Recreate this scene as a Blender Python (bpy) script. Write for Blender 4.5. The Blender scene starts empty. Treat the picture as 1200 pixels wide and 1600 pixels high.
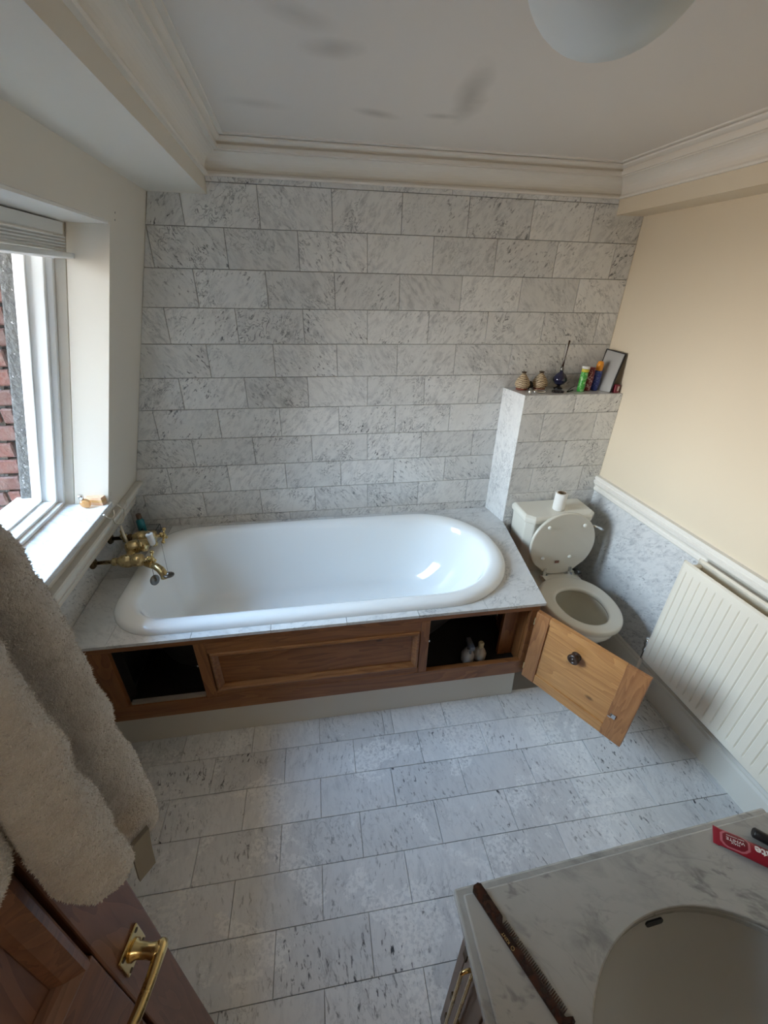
import bpy, bmesh, math, random
import numpy as np
from mathutils import Vector, Matrix
from mathutils.geometry import delaunay_2d_cdt

random.seed(7); rng = np.random.default_rng(7)
scene = bpy.context.scene
COL = scene.collection

# ------------------------------------------------------------------ camera
FPX = 647.8
cam_d = bpy.data.cameras.new('camera'); cam = bpy.data.objects.new('camera', cam_d); COL.objects.link(cam)
cam_d.sensor_fit = 'VERTICAL'; cam_d.sensor_height = 36.0; cam_d.lens = 36.0*FPX/1600.0
cam_d.clip_start = 0.02; cam_d.clip_end = 200
CR = Matrix(((0.9873, -0.15776, 0.01887), (0.05923, 0.4756, 0.87767), (0.14744, 0.8654, -0.4789)))
m = Matrix((CR[0], CR[1], -Vector(CR[2]))).transposed().to_4x4()
m.translation = Vector((0.4915, -2.1848, 1.8617))
cam.matrix_world = m
scene.camera = cam

# ------------------------------------------------------------------ world, daylight, exposure
world = bpy.data.worlds.new('world'); scene.world = world; world.use_nodes = True
wn = world.node_tree.nodes; wl = world.node_tree.links
bg = wn['Background']
bg.inputs['Strength'].default_value = 22.5
w_tc = wn.new('ShaderNodeTexCoord'); w_sp = wn.new('ShaderNodeSeparateXYZ'); w_rp = wn.new('ShaderNodeValToRGB')   # bright hazy sky: pale horizon, bluer overhead, dull roofs below
w_mr = wn.new('ShaderNodeMapRange'); w_mr.inputs[1].default_value = -1; w_mr.inputs[2].default_value = 1
wl.new(w_tc.outputs['Generated'], w_sp.inputs[0]); wl.new(w_sp.outputs[2], w_mr.inputs[0]); wl.new(w_mr.outputs[0], w_rp.inputs[0]); wl.new(w_rp.outputs[0], bg.inputs['Color'])
for e_, (p_, c_) in zip((w_rp.color_ramp.elements[0], w_rp.color_ramp.elements.new(.47), w_rp.color_ramp.elements.new(.51), w_rp.color_ramp.elements.new(.66), w_rp.color_ramp.elements[-1]), ((0, (.26,.215,.17)), (.47, (.40,.345,.28)), (.51, (1.0,.98,.94)), (.66, (.66,.84,1.0)), (1.0, (.26,.56,1.0)))):
    e_.position = p_; e_.color = (*c_, 1)
vs = scene.view_settings
vs.view_transform = 'Standard'; vs.look = 'None'; vs.exposure = 0.62; vs.gamma = 1.0; vs.use_curve_mapping = False
try:
    scene.cycles.use_denoising = True
    scene.cycles.max_bounces = 8; scene.cycles.diffuse_bounces = 6; scene.cycles.adaptive_threshold = 0.02
    scene.cycles.sample_clamp_indirect = 8.0
except Exception:
    pass
SK = -0.033                     # the side walls run 1.9 degrees off square to the tiled wall
SLOPE = 0.28
def slope_x(y, z, n=0.0):       # sloping window wall, n metres out from its face
    return -0.478 + SLOPE*(z-0.91) + SK*y - n
# daylight portal in the window opening
pd = bpy.data.lights.new('window_portal', 'AREA'); pd.shape = 'RECTANGLE'; pd.size = 1.2; pd.size_y = 1.12
pd.cycles.is_portal = True
po = bpy.data.objects.new('window_portal', pd); COL.objects.link(po)
po.matrix_world = Matrix.Translation((slope_x(-0.93, 1.51, 0.42), -0.93, 1.51)) @ Matrix.Rotation(math.pi/2+math.atan(SLOPE), 4, 'Y').inverted() @ Matrix.Rotation(0, 4, 'Z')
# added warm fill light, unseen, out in the hallway
hd = bpy.data.lights.new('hall_fill_light', 'POINT'); hd.energy = 4.0; hd.color = (1.0, 0.94, 0.86); hd.shadow_soft_size = 0.15
ho = bpy.data.objects.new('hall_fill_light', hd); COL.objects.link(ho); ho.location = (0.6, -3.3, 2.1)

# ------------------------------------------------------------------ helpers: objects
def link(o, parent=None):
    COL.objects.link(o)
    if parent is not None:
        o.parent = parent
        o.matrix_parent_inverse = parent.matrix_world.inverted()
    return o
def tag(o, label=None, cat=None, group=None, kind=None):
    if label: o['label'] = label
    if cat: o['category'] = cat
    if group: o['group'] = group
    if kind: o['kind'] = kind
    return o
def thing(name, loc, label, cat, group=None):
    e = bpy.data.objects.new(name, None); COL.objects.link(e)
    e.empty_display_size = 0.05
    e.location = loc; e.matrix_world = Matrix.Translation(loc)
    return tag(e, label, cat, group)

class MB:
    def __init__(s): s.v = []; s.f = []; s.sm = []
    def add(s, vs_, fs_, smooth=False):
        b = len(s.v); s.v += [tuple(map(float, q)) for q in vs_]
        for f in fs_: s.f.append([b+i for i in f]); s.sm.append(smooth)
        return s
    def box(s, lo, hi, M=None):
        x0,y0,z0 = lo; x1,y1,z1 = hi
        v = [(x0,y0,z0),(x1,y0,z0),(x1,y1,z0),(x0,y1,z0),(x0,y0,z1),(x1,y0,z1),(x1,y1,z1),(x0,y1,z1)]
        if M is not None: v = [M @ Vector(q) for q in v]
        return s.add(v, [(0,3,2,1),(4,5,6,7),(0,1,5,4),(1,2,6,5),(2,3,7,6),(3,0,4,7)])
    def hexa(s, v):      # 8 points, bottom ring then top ring
        return s.add(v, [(0,3,2,1),(4,5,6,7),(0,1,5,4),(1,2,6,5),(2,3,7,6),(3,0,4,7)])
    def prism(s, poly, vec):   # planar polygon extruded by vec
        n = len(poly); a = [Vector(q) for q in poly]; b = [q+Vector(vec) for q in a]
        return s.add(a+b, [tuple(range(n))[::-1], tuple(range(n, 2*n))] + [(i,(i+1)%n,n+(i+1)%n,n+i) for i in range(n)])
    def loft(s, rings, closed=True, cap0=True, cap1=True, smooth=True):
        n = len(rings[0]); v = [q for r in rings for q in r]; f = []
        for j in range(len(rings)-1):
            for i in range(n if closed else n-1):
                k = (i+1) % n
                f.append((j*n+i, j*n+k, (j+1)*n+k, (j+1)*n+i))
        b = len(s.v); s.add(v, f, smooth)
        if cap0: s.f.append([b+i for i in range(n)][::-1]); s.sm.append(False)
        if cap1: s.f.append([b+(len(rings)-1)*n+i for i in range(n)]); s.sm.append(False)
        return s
    def lathe(s, prof, o=(0,0,0), axis=(0,0,1), seg=24, smooth=True, cap=True, sx=1.0, sy=1.0):
        q = Vector((0,0,1)).rotation_difference(Vector(axis).normalized()); o = Vector(o)
        rings = []
        for r, h in prof:
            rings.append([o + q @ Vector((r*sx*math.cos(2*math.pi*i/seg), r*sy*math.sin(2*math.pi*i/seg), h)) for i in range(seg)])
        return s.loft(rings, True, cap, cap, smooth)
    def tube(s, pts, rad, seg=10, cap=True, flat=1.0):
        P = [Vector(q) for q in pts]; n = len(P)
        R = rad if isinstance(rad, (list, tuple)) else [rad]*n
        rings = []; ref = None
        for i in range(n):
            t = (P[min(i+1,n-1)]-P[max(i-1,0)]).normalized()
            if ref is None:
                ref = t.orthogonal().normalized()
            ref = (ref - t*ref.dot(t)).normalized(); bi = t.cross(ref)
            rings.append([P[i] + (ref*math.cos(2*math.pi*k/seg) + bi*math.sin(2*math.pi*k/seg)*flat)*R[i] for k in range(seg)])
        return s.loft(rings, True, cap, cap, True)
    def sphere(s, c, r, seg=16, rings=10, sc=(1,1,1)):
        prof = [(max(1e-4, math.sin(math.pi*i/rings))*r, -math.cos(math.pi*i/rings)*r) for i in range(rings+1)]
        b = len(s.v); s.lathe(prof, (0,0,0), (0,0,1), seg)
        for i in range(b, len(s.v)):
            q = s.v[i]; s.v[i] = (c[0]+q[0]*sc[0], c[1]+q[1]*sc[1], c[2]+q[2]*sc[2])
        return s
    def mesh(s, name):
        me = bpy.data.meshes.new(name); me.from_pydata(s.v, [], s.f); me.update()
        if any(s.sm): me.polygons.foreach_set('use_smooth', s.sm)
        return me
    def build(s, name, mat, parent=None, bevel=0, kind=None, seg=2, fixn=True):
        me = s.mesh(name)
        if fixn:
            bm = bmesh.new(); bm.from_mesh(me); bmesh.ops.recalc_face_normals(bm, faces=bm.faces); bm.to_mesh(me); bm.free()
        me.materials.append(mat)
        o = bpy.data.objects.new(name, me); link(o, parent)
        if bevel:
            md = o.modifiers.new('bevel', 'BEVEL'); md.width = bevel; md.segments = seg; md.limit_method = 'ANGLE'; md.angle_limit = math.radians(40)
        if kind: o['kind'] = kind
        return o
def struct(mb, name, mat, **k):
    return mb.build(name, mat, kind='structure', **k)

def arc(c, r, a0, a1, n, plane='xz', y=0.0):
    out = []
    for i in range(n+1):
        a = math.radians(a0+(a1-a0)*i/n); u, v = c[0]+r*math.cos(a), c[1]+r*math.sin(a)
        out.append((u, y, v) if plane == 'xz' else ((u, v, y) if plane == 'xy' else (y, u, v)))
    return out

def clip_poly(poly, clip):      # Sutherland-Hodgman, convex counter-clockwise clip, 2D
    out = list(poly)
    for i in range(len(clip)):
        a, b = clip[i], clip[(i+1) % len(clip)]
        inp, out = out, []
        if not inp: return []
        side = lambda p: (b[0]-a[0])*(p[1]-a[1]) - (b[1]-a[1])*(p[0]-a[0])
        for j in range(len(inp)):
            p, q = inp[j-1], inp[j]; sp, sq = side(p), side(q)
            if (sp >= 0) != (sq >= 0):
                t = sp/(sp-sq); out.append((p[0]+(q[0]-p[0])*t, p[1]+(q[1]-p[1])*t))
            if sq >= 0: out.append(q)
    return out
def area2(p): return abs(sum(p[i-1][0]*p[i][1]-p[i][0]*p[i-1][1] for i in range(len(p))))/2
def shrink(poly, d):            # inset a convex polygon towards its inside
    n = len(poly); s = sum(poly[i-1][0]*poly[i][1]-poly[i][0]*poly[i-1][1] for i in range(n)); sg = 1 if s > 0 else -1
    out = []
    for i in range(n):
        p0, p1, p2 = [Vector(poly[(i+k) % n]) for k in (-1, 0, 1)]
        e1, e2 = (p1-p0), (p2-p1)
        if e1.length < 1e-6 or e2.length < 1e-6: out.append(tuple(p1)); continue
        n1 = Vector((-e1.y, e1.x)).normalized()*sg; n2 = Vector((-e2.y, e2.x)).normalized()*sg
        b = (n1+n2); b = b/max(0.3, b.dot(n1)) if b.length > 1e-6 else n1
        out.append((p1.x+b.x*d, p1.y+b.y*d))
    return out
def tile_piece(poly, to3, out_vec, thick, name, mat, parent, gap=0.0011, cham=0.0008):
    if len(poly) < 3 or area2(poly) < 2e-5: return None
    cl = []
    for q in poly:
        if not cl or (abs(q[0]-cl[-1][0])+abs(q[1]-cl[-1][1])) > 1e-4: cl.append(q)
    if len(cl) > 2 and abs(cl[0][0]-cl[-1][0])+abs(cl[0][1]-cl[-1][1]) < 1e-4: cl.pop()
    if len(cl) < 3: return None
    a = shrink(cl, gap); b = shrink(cl, gap+cham)
    o = Vector(out_vec); j = random.uniform(-0.0004, 0.0004)
    ctr = Vector(to3(sum(q[0] for q in cl)/len(cl), sum(q[1] for q in cl)/len(cl)))
    mb = MB(); n = len(a)
    r0 = [Vector(to3(*q))-ctr for q in a]; r1 = [q+o*(thick-cham+j) for q in r0]; r2 = [Vector(to3(*q))-ctr+o*(thick+j) for q in b]
    mb.loft([r0, r1, r2], True, False, True, False)
    me = mb.mesh(name)
    bm = bmesh.new(); bm.from_mesh(me); bmesh.ops.recalc_face_normals(bm, faces=bm.faces)
    f = max(bm.faces, key=lambda f_: f_.calc_area())
    if f.normal.dot(o) < 0: bmesh.ops.reverse_faces(bm, faces=bm.faces)
    bm.to_mesh(me); bm.free()
    me.materials.append(mat)
    ob = bpy.data.objects.new(name, me); ob.location = ctr
    link(ob, parent)
    return ob

# ------------------------------------------------------------------ materials
def mat(name, color=(.8,.8,.8), rough=.5, metal=0.0, **kw):
    M = bpy.data.materials.new(name); M.use_nodes = True
    b = M.node_tree.nodes['Principled BSDF']
    b.inputs['Base Color'].default_value = (*color, 1); b.inputs['Roughness'].default_value = rough; b.inputs['Metallic'].default_value = metal
    for k, v in kw.items(): b.inputs[k.replace('_', ' ')].default_value = v
    return M
class NT:
    def __init__(s, M): s.t = M.node_tree; s.n = s.t.nodes; s.l = s.t.links; s.b = s.n['Principled BSDF']
    def new(s, typ, **kw):
        o = s.n.new(typ)
        for k, v in kw.items(): setattr(o, k, v)
        return o
    def link(s, a, b): s.l.new(a, b)
    def math(s, op, a, b=None, c=None):
        o = s.new('ShaderNodeMath', operation=op)
        for i, q in enumerate((a, b, c)):
            if q is None: continue
            if isinstance(q, (int, float)): o.inputs[i].default_value = q
            else: s.link(q, o.inputs[i])
        return o.outputs[0]
    def vmath(s, op, a, b=None):
        o = s.new('ShaderNodeVectorMath', operation=op)
        for i, q in enumerate((a, b)):
            if q is None: continue
            if isinstance(q, (tuple, list)): o.inputs[i].default_value = q
            else: s.link(q, o.inputs[i])
        return o.outputs[0]
    def mapping(s, v, loc=(0,0,0), rot=(0,0,0), sc=(1,1,1)):
        o = s.new('ShaderNodeMapping'); s.link(v, o.inputs[0]); o.inputs[1].default_value = loc
        o.inputs[2].default_value = [math.radians(q) for q in rot]; o.inputs[3].default_value = sc; return o.outputs[0]
    def noise(s, v, scale=5, detail=4, rough=.5, dist=0.0):
        o = s.new('ShaderNodeTexNoise'); s.link(v, o.inputs['Vector']); o.inputs['Scale'].default_value = scale
        o.inputs['Detail'].default_value = detail; o.inputs['Roughness'].default_value = rough; o.inputs['Distortion'].default_value = dist; return o.outputs[0]
    def ramp(s, v, stops, interp='LINEAR'):
        o = s.new('ShaderNodeValToRGB'); s.link(v, o.inputs[0]); e = o.color_ramp; e.interpolation = interp
        while len(e.elements) < len(stops): e.elements.new(0.5)
        for q, (pos, c) in zip(e.elements, stops):
            q.position = pos; q.color = (c, c, c, 1) if isinstance(c, (int, float)) else (*c, 1)
        return o.outputs[0]
    def mix(s, fac, a, b, blend='MIX'):
        o = s.new('ShaderNodeMix', data_type='RGBA', blend_type=blend)
        for key, q in ((0, fac), (6, a), (7, b)):
            if isinstance(q, (int, float)): o.inputs[key].default_value = q
            elif isinstance(q, (tuple, list)): o.inputs[key].default_value = (*q, 1)
            else: s.link(q, o.inputs[key])
        return o.outputs[2]
    def bump(s, h, strength=.2, dist=.01):
        o = s.new('ShaderNodeBump'); o.inputs['Strength'].default_value = strength; o.inputs['Distance'].default_value = dist
        s.link(h, o.inputs['Height']); s.link(o.outputs[0], s.b.inputs['Normal'])
    def coords(s, rand=True):
        tc = s.new('ShaderNodeTexCoord')
        if not rand: return tc.outputs['Object'], None
        oi = s.new('ShaderNodeObjectInfo'); r = oi.outputs['Random']
        cx = s.new('ShaderNodeCombineXYZ')
        s.link(s.math('MULTIPLY', r, 37.0), cx.inputs[0]); s.link(s.math('MULTIPLY', r, 91.0), cx.inputs[1]); s.link(s.math('MULTIPLY', r, 53.0), cx.inputs[2])
        sg = s.math('SUBTRACT', s.math('MULTIPLY', s.math('GREATER_THAN', s.math('FRACT', s.math('MULTIPLY', r, 7.31)), 0.30), 2.0), 1.0)
        fl = s.new('ShaderNodeCombineXYZ'); s.link(sg, fl.inputs[0]); fl.inputs[1].default_value = 1; fl.inputs[2].default_value = 1
        return s.vmath('ADD', s.vmath('MULTIPLY', tc.outputs['Object'], fl.outputs[0]), cx.outputs[0]), r

def marble(name, light=(.74,.74,.73), grey=(.44,.45,.46), dark=(.16,.17,.19), rot=(0,35,0), vein=.7, speck=.6, rough=.22, scale=1.0, wear=False, cloud=.5, fs=46, stretch=.4):
    M = mat(name, light, rough); T = NT(M); co, r = T.coords()
    st = T.mapping(co, rot=rot); st = T.mapping(st, sc=(scale, scale, scale))
    fr_ = lambda k: T.math('FRACT', T.math('MULTIPLY', r, k))
    # soft grey clouds drawn out along the bed
    soft = T.noise(T.mapping(st, sc=(stretch, 1.0, 1.0)), fs*.45, 5, .62, .5)
    big = T.noise(st, 5, 3, .5)
    ca_ = T.math('MULTIPLY', T.ramp(soft, [(.46, 0.0), (.70, 1.0)]), T.math('MULTIPLY', T.ramp(big, [(.36, .25), (.62, 1.0)]), cloud))
    col = T.mix(ca_, light, grey)
    # thin crooked veins
    v1 = T.noise(T.mapping(st, sc=(.6, 1.0, 1.0)), fs*.30, 4, .6, 1.2)
    line = T.ramp(T.math('ABSOLUTE', T.math('SUBTRACT', v1, .5)), [(0.0, 1.0), (.010, .75), (.030, 0.0)])
    msk = T.ramp(T.noise(st, 9, 3), [(.46, 0.0), (.60, 1.0)])
    amt = T.math('MULTIPLY', T.math('MULTIPLY', line, msk), T.math('MULTIPLY', T.math('ADD', T.math('MULTIPLY', fr_(13.7), .8), .3), vein))
    col = T.mix(amt, col, tuple(.5*(a+b) for a, b in zip(grey, dark)))
    # short dark flecks lying along the bed, gathered in drifts
    s2 = T.noise(T.mapping(st, sc=(stretch, 1.0, 1.0)), fs, 3, .6, .5)
    fl = T.ramp(s2, [(.57, 0.0), (.67, 1.0)])
    m2 = T.ramp(T.noise(st, 7.0, 3), [(.40, 0.0), (.58, 1.0)])
    fa = T.math('MULTIPLY', T.math('MULTIPLY', fl, m2), T.math('MULTIPLY', T.math('ADD', T.math('MULTIPLY', fr_(19.3), .85), .30), speck))
    col = T.mix(fa, col, dark)
    k = T.math('ADD', T.math('MULTIPLY', fr_(29.3), .15), .88)
    g = T.new('ShaderNodeCombineXYZ'); [T.link(k, g.inputs[i]) for i in range(3)]
    col = T.mix(1.0, col, g.outputs[0], 'MULTIPLY')
    if wear:   # worn, etched patches of the polish along the walking line
        wc = T.new('ShaderNodeNewGeometry').outputs['Position']
        p = T.noise(wc, 3.6, 6, .65, .8); pm = T.ramp(p, [(.54, 0.0), (.57, 1.0)])
        fine = T.ramp(T.noise(wc, 75, 4, .6), [(.44, 0.0), (.52, 1.0)])
        wm = T.math('MULTIPLY', pm, fine)
        col = T.mix(T.math('MULTIPLY', wm, .7), col, (.92,.92,.91))
        T.link(T.math('ADD', T.math('MULTIPLY', wm, .35), rough), T.b.inputs['Roughness'])
    T.link(col, T.b.inputs['Base Color'])
    return M
M_wall_marble = marble('carrara_wall_tile', light=(.77,.765,.745), grey=(.36,.365,.375), dark=(.07,.074,.082), rot=(0, 52, 0), vein=1.0, speck=.95, rough=.32, cloud=.7, fs=98)
M_floor_marble = marble('carrara_floor_tile', light=(.79,.795,.80), grey=(.50,.51,.53), dark=(.05,.054,.065), rot=(0, 0, 80), vein=.5, speck=.95, rough=.28, wear=True, cloud=.55, fs=84)
M_deck_marble = marble('carrara_deck_slab', light=(.72,.72,.71), rot=(0, 0, 30), vein=.8, speck=.35, rough=.18, cloud=.6, fs=80)
M_dado_marble = marble('carrara_dado_slab', light=(.66,.66,.65), grey=(.38,.39,.41), dark=(.12,.125,.14), rot=(40, 0, 90), vein=1.0, speck=.6, rough=.22, cloud=.75, fs=105)
M_vanity_marble = marble('carrara_vanity_shaded', light=(.50,.50,.475), grey=(.25,.26,.255), dark=(.12,.125,.125), rot=(0, 0, 35), vein=.3, speck=.6, rough=.2, scale=.8, cloud=.85, stretch=.55)  # darker copy of the marble, carrying the dim light around the vanity
M_grout = mat('grey_grout', (.36,.35,.34), .9)

def paint(name, c, rough=.6, bump=.04, blot=.05):
    M = mat(name, c, rough); T = NT(M); co, _ = T.coords(False)
    n = T.noise(co, 2.2, 4); T.link(T.mix(T.math('MULTIPLY', n, blot), c, tuple(q*.75 for q in c)), T.b.inputs['Base Color'])
    T.bump(T.noise(co, 160, 2), bump, .002)
    return M
M_cream = paint('cream_wall_paint', (.70,.605,.46), .65)
M_leftpaint = paint('shaded_cream_paint', (.70,.645,.555), .6)  # the cream paint greyed, with the backlit wall's shade in the colour
M_white = paint('white_gloss_paint', (.78,.745,.68), .35, .02)
M_white_dirty = paint('aged_white_paint', (.70,.67,.60), .45, .02, .15)
M_cornice = paint('cornice_paint', (.76,.715,.645), .6)
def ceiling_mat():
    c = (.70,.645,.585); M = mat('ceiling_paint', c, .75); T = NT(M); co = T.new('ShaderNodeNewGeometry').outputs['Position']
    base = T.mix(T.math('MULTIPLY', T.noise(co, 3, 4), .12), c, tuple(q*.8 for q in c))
    # soft darker patches with noisy edges, at set spots
    def dark_patch(x, y, rx, ry, rot, amt):
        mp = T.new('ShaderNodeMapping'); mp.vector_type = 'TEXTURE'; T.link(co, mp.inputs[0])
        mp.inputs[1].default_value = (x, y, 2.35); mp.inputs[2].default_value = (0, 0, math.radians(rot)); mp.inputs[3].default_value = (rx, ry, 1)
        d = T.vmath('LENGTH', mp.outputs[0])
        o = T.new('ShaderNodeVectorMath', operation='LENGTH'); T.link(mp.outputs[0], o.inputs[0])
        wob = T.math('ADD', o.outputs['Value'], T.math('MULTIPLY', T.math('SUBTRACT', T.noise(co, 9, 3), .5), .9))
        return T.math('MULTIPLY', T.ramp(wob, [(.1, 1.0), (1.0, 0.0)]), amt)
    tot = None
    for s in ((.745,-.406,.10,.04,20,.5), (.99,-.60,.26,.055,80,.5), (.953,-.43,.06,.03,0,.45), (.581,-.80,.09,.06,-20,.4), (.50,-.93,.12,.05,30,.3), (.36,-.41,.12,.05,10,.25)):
        q = dark_patch(*s); tot = q if tot is None else T.math('ADD', tot, q)
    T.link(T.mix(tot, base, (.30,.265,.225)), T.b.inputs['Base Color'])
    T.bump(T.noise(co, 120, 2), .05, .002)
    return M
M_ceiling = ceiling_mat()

def wood(name, c1, c2, axis='x', rough=.42, knots=.6, scale=1.0, rotz=0.0):
    M = mat(name, c1, rough); T = NT(M); co, r = T.coords()
    if rotz: co = T.vmath('ADD', T.mapping(T.coords(False)[0], rot=(0, 0, rotz)), T.math('MULTIPLY', r, 40.0))
    sc = {'x': (.12,1,1), 'y': (1,.12,1), 'z': (1,1,.12)}[axis]
    st = T.mapping(co, sc=tuple(q*scale for q in sc))
    g = T.noise(st, 42, 5, .6, .8); big = T.noise(st, 9, 3, .5, 1.2)
    rings = T.math('FRACT', T.math('MULTIPLY', big, 9.0))
    f = T.math('ADD', T.math('MULTIPLY', g, .65), T.math('MULTIPLY', rings, .35))
    col = T.mix(T.ramp(f, [(.3, 0.0), (.72, 1.0)]), c1, c2)
    kn = T.new('ShaderNodeTexVoronoi'); T.link(T.mapping(co, sc={'x': (.55,0,1), 'y': (0,.55,1), 'z': (1,0,.55)}[axis]), kn.inputs['Vector']); kn.inputs['Scale'].default_value = 7.0
    km = T.math('MULTIPLY', T.ramp(kn.outputs['Distance'], [(.03, 1.0), (.085, 0.0)]), knots)
    col = T.mix(km, col, tuple(q*.22 for q in c2))
    T.link(col, T.b.inputs['Base Color']); T.bump(g, .12, .003)
    return M
M_pine = wood('varnished_pine', (.31,.125,.040), (.19,.071,.023), 'x')
M_pine_mould = wood('golden_pine_moulding', (.34,.150,.053), (.22,.088,.031), 'x', .35, .2)
M_pine_z = wood('varnished_pine_upright', (.31,.125,.040), (.19,.071,.023), 'z')
M_pine_light = wood('pale_pine', (.56,.27,.092), (.40,.17,.052), 'x', .38, .75, 1.0, 59.3)
M_pine_edge = wood('orange_pine_upright', (.40,.175,.062), (.27,.105,.036), 'z', .4, .5)
M_mahog = wood('reddish_brown_door_wood', (.21,.098,.058), (.135,.060,.035), 'z', .4, .0)
M_mahog_x = wood('reddish_brown_door_rail', (.21,.098,.058), (.135,.060,.035), 'y', .4, .0)
M_vanwood = wood('greyed_brown_vanity_wood', (.20,.125,.085), (.14,.085,.058), 'z', .45, .2)
M_darkint = mat('cupboard_shade_black', (.018,.014,.011), .9)  # near-black puts the shade inside the cupboards into the colour

M_enamel = mat('white_bath_enamel', (.87,.885,.88), .07, Coat_Weight=.5, Coat_Roughness=.03)
M_ceram = mat('ivory_vitreous_china', (.74,.71,.62), .12)
M_seat = mat('ivory_seat_plastic', (.67,.635,.54), .22)
M_bowlwater = mat('toilet_water', (.30,.30,.24), .03)
M_basin = mat('basin_china', (.60,.61,.60), .18)
M_rad = mat('ivory_radiator_enamel', (.77,.715,.605), .35)
def brassm(name, c, rough):
    M = mat(name, c, rough, 1.0); T = NT(M); co, _ = T.coords(False)
    T.link(T.ramp(T.noise(co, 40, 3), [(.3, rough*.7), (.7, rough*1.5)]), T.b.inputs['Roughness'])
    return M
M_brass = brassm('polished_brass', (.66,.50,.23), .22)
M_agedbrass = brassm('aged_brass', (.56,.44,.23), .27)
M_darkbrass = brassm('tarnished_brass', (.13,.085,.045), .5)
M_chrome = mat('chrome', (.75,.75,.75), .15, 1.0)
M_nickel = mat('worn_nickel', (.20,.195,.185), .32, 1.0)
M_black = mat('black_plastic', (.012,.012,.013), .35)
M_dark = mat('dark_rubber', (.03,.03,.03), .7)
M_paper = mat('white_tissue', (.83,.81,.77), .95)
M_card = mat('brown_card_tube', (.22,.15,.09), .9)
M_upvc = mat('white_window_frame', (.80,.80,.78), .32)
M_blind = mat('white_blind_slat', (.66,.66,.63), .45)
def glassm(name, c=(1,1,1), rough=0.0, ior=1.45):
    return mat(name, c, rough, 0.0, Transmission_Weight=1.0, IOR=ior)
def panem():
    M = bpy.data.materials.new('window_glass'); M.use_nodes = True; t = M.node_tree; t.nodes.clear()
    o = t.nodes.new('ShaderNodeOutputMaterial'); mx = t.nodes.new('ShaderNodeMixShader'); a = t.nodes.new('ShaderNodeBsdfTransparent'); b = t.nodes.new('ShaderNodeBsdfGlossy')
    b.inputs['Roughness'].default_value = .02; mx.inputs[0].default_value = .06
    t.links.new(a.outputs[0], mx.inputs[1]); t.links.new(b.outputs[0], mx.inputs[2]); t.links.new(mx.outputs[0], o.inputs[0])
    return M
M_pane = panem()

# ------------------------------------------------------------------ room dimensions
DECK = 0.645; CEIL = 2.35; WR = 2.09; BULK = 2.175; NEAR = -2.62
def wall_r(y, off=0.0): return WR + SK*y - off          # right wall x at y (off = into the room)
def wall_l(y, off=0.0): return -0.545 + SK*y + off       # lower left wall
WIN_Y0, WIN_Y1 = -0.365, -1.50; WIN_Z0, WIN_Z1 = 0.995, 2.035

# ------------------------------------------------------------------ floor
fl = struct(MB().box((-0.8, NEAR-0.1, -0.12), (2.4, 0.12, -0.008)), 'floor', M_grout)
tag(fl, 'floor of grey-veined white marble tiles in running bond', 'floor')
FA = -0.0058; ca, sa = math.cos(FA), math.sin(FA)
floor_clip = [(wall_l(0), 0.0), (wall_l(NEAR), NEAR), (wall_r(NEAR), NEAR), (wall_r(0), 0.0)]
for row in range(-6, 12):
    y1 = -(row-1)*0.1537; y0 = -row*0.1537
    if -0.990+y0 > -0.85: continue                       # under the bath
    for k in range(-8, 14):
        if (k + row) % 2: continue
        u0, u1 = k*0.1525, (k+2)*0.1525
        cells = [(u0, u1)]
        if row == 0 and k == 2: cells = [(u0, u0+0.045), (u0+0.045, u1)]
        for a, b in cells:
            poly = [(0.418+ca*u-sa*v, -0.990+sa*u+ca*v) for u, v in ((a,y0),(b,y0),(b,y1),(a,y1))]
            poly = clip_poly(poly, floor_clip)
            tile_piece(poly, lambda x, y: (x, y, -0.008), (0,0,1), 0.008, 'tile', M_floor_marble, fl, gap=0.0009)

# ------------------------------------------------------------------ back wall, tiled
wb = struct(MB().box((-1.1, 0.008, -0.1), (2.4, 0.16, 2.6)), 'wall_back', M_grout)
tag(wb, 'back wall covered in grey-veined marble tiles in running bond', 'wall')
for row in range(0, 12):
    z1 = 2.216-(row-1)*0.1525; z0 = 2.216-row*0.1525
    for k in range(-6, 16):
        if (k + row) % 2 == 0: continue
        u0, u1 = k*0.1525, (k+2)*0.1525
        if row == 0: u0 += .07; u1 += .07
        base = [(u0, z0), (u1, z0), (u1, z1), (u0, z1)]
        if row >= 2:
            zb = max(z0, DECK-.03)
            l0, l1 = (slope_x(0, zb), slope_x(0, z1)) if z0 > .80 else (wall_l(0), wall_l(0))
            poly = clip_poly(base, [(l0, zb), (WR, zb), (WR, z1), (l1, z1)])
        elif row == 1:
            poly = clip_poly(base, [(slope_x(0, z0), z0), (WR, z0), (WR, 2.225), (slope_x(0, 2.2)+.01, 2.225)])
        else:
            poly = clip_poly(base, [(0.107, z0), (1.945, z0), (1.945, 2.262), (0.107, 2.262)])
        tile_piece(poly, lambda x, z: (x, 0.008, z), (0,-1,0), 0.008, 'tile', M_wall_marble, wb, gap=0.0012)

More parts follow.
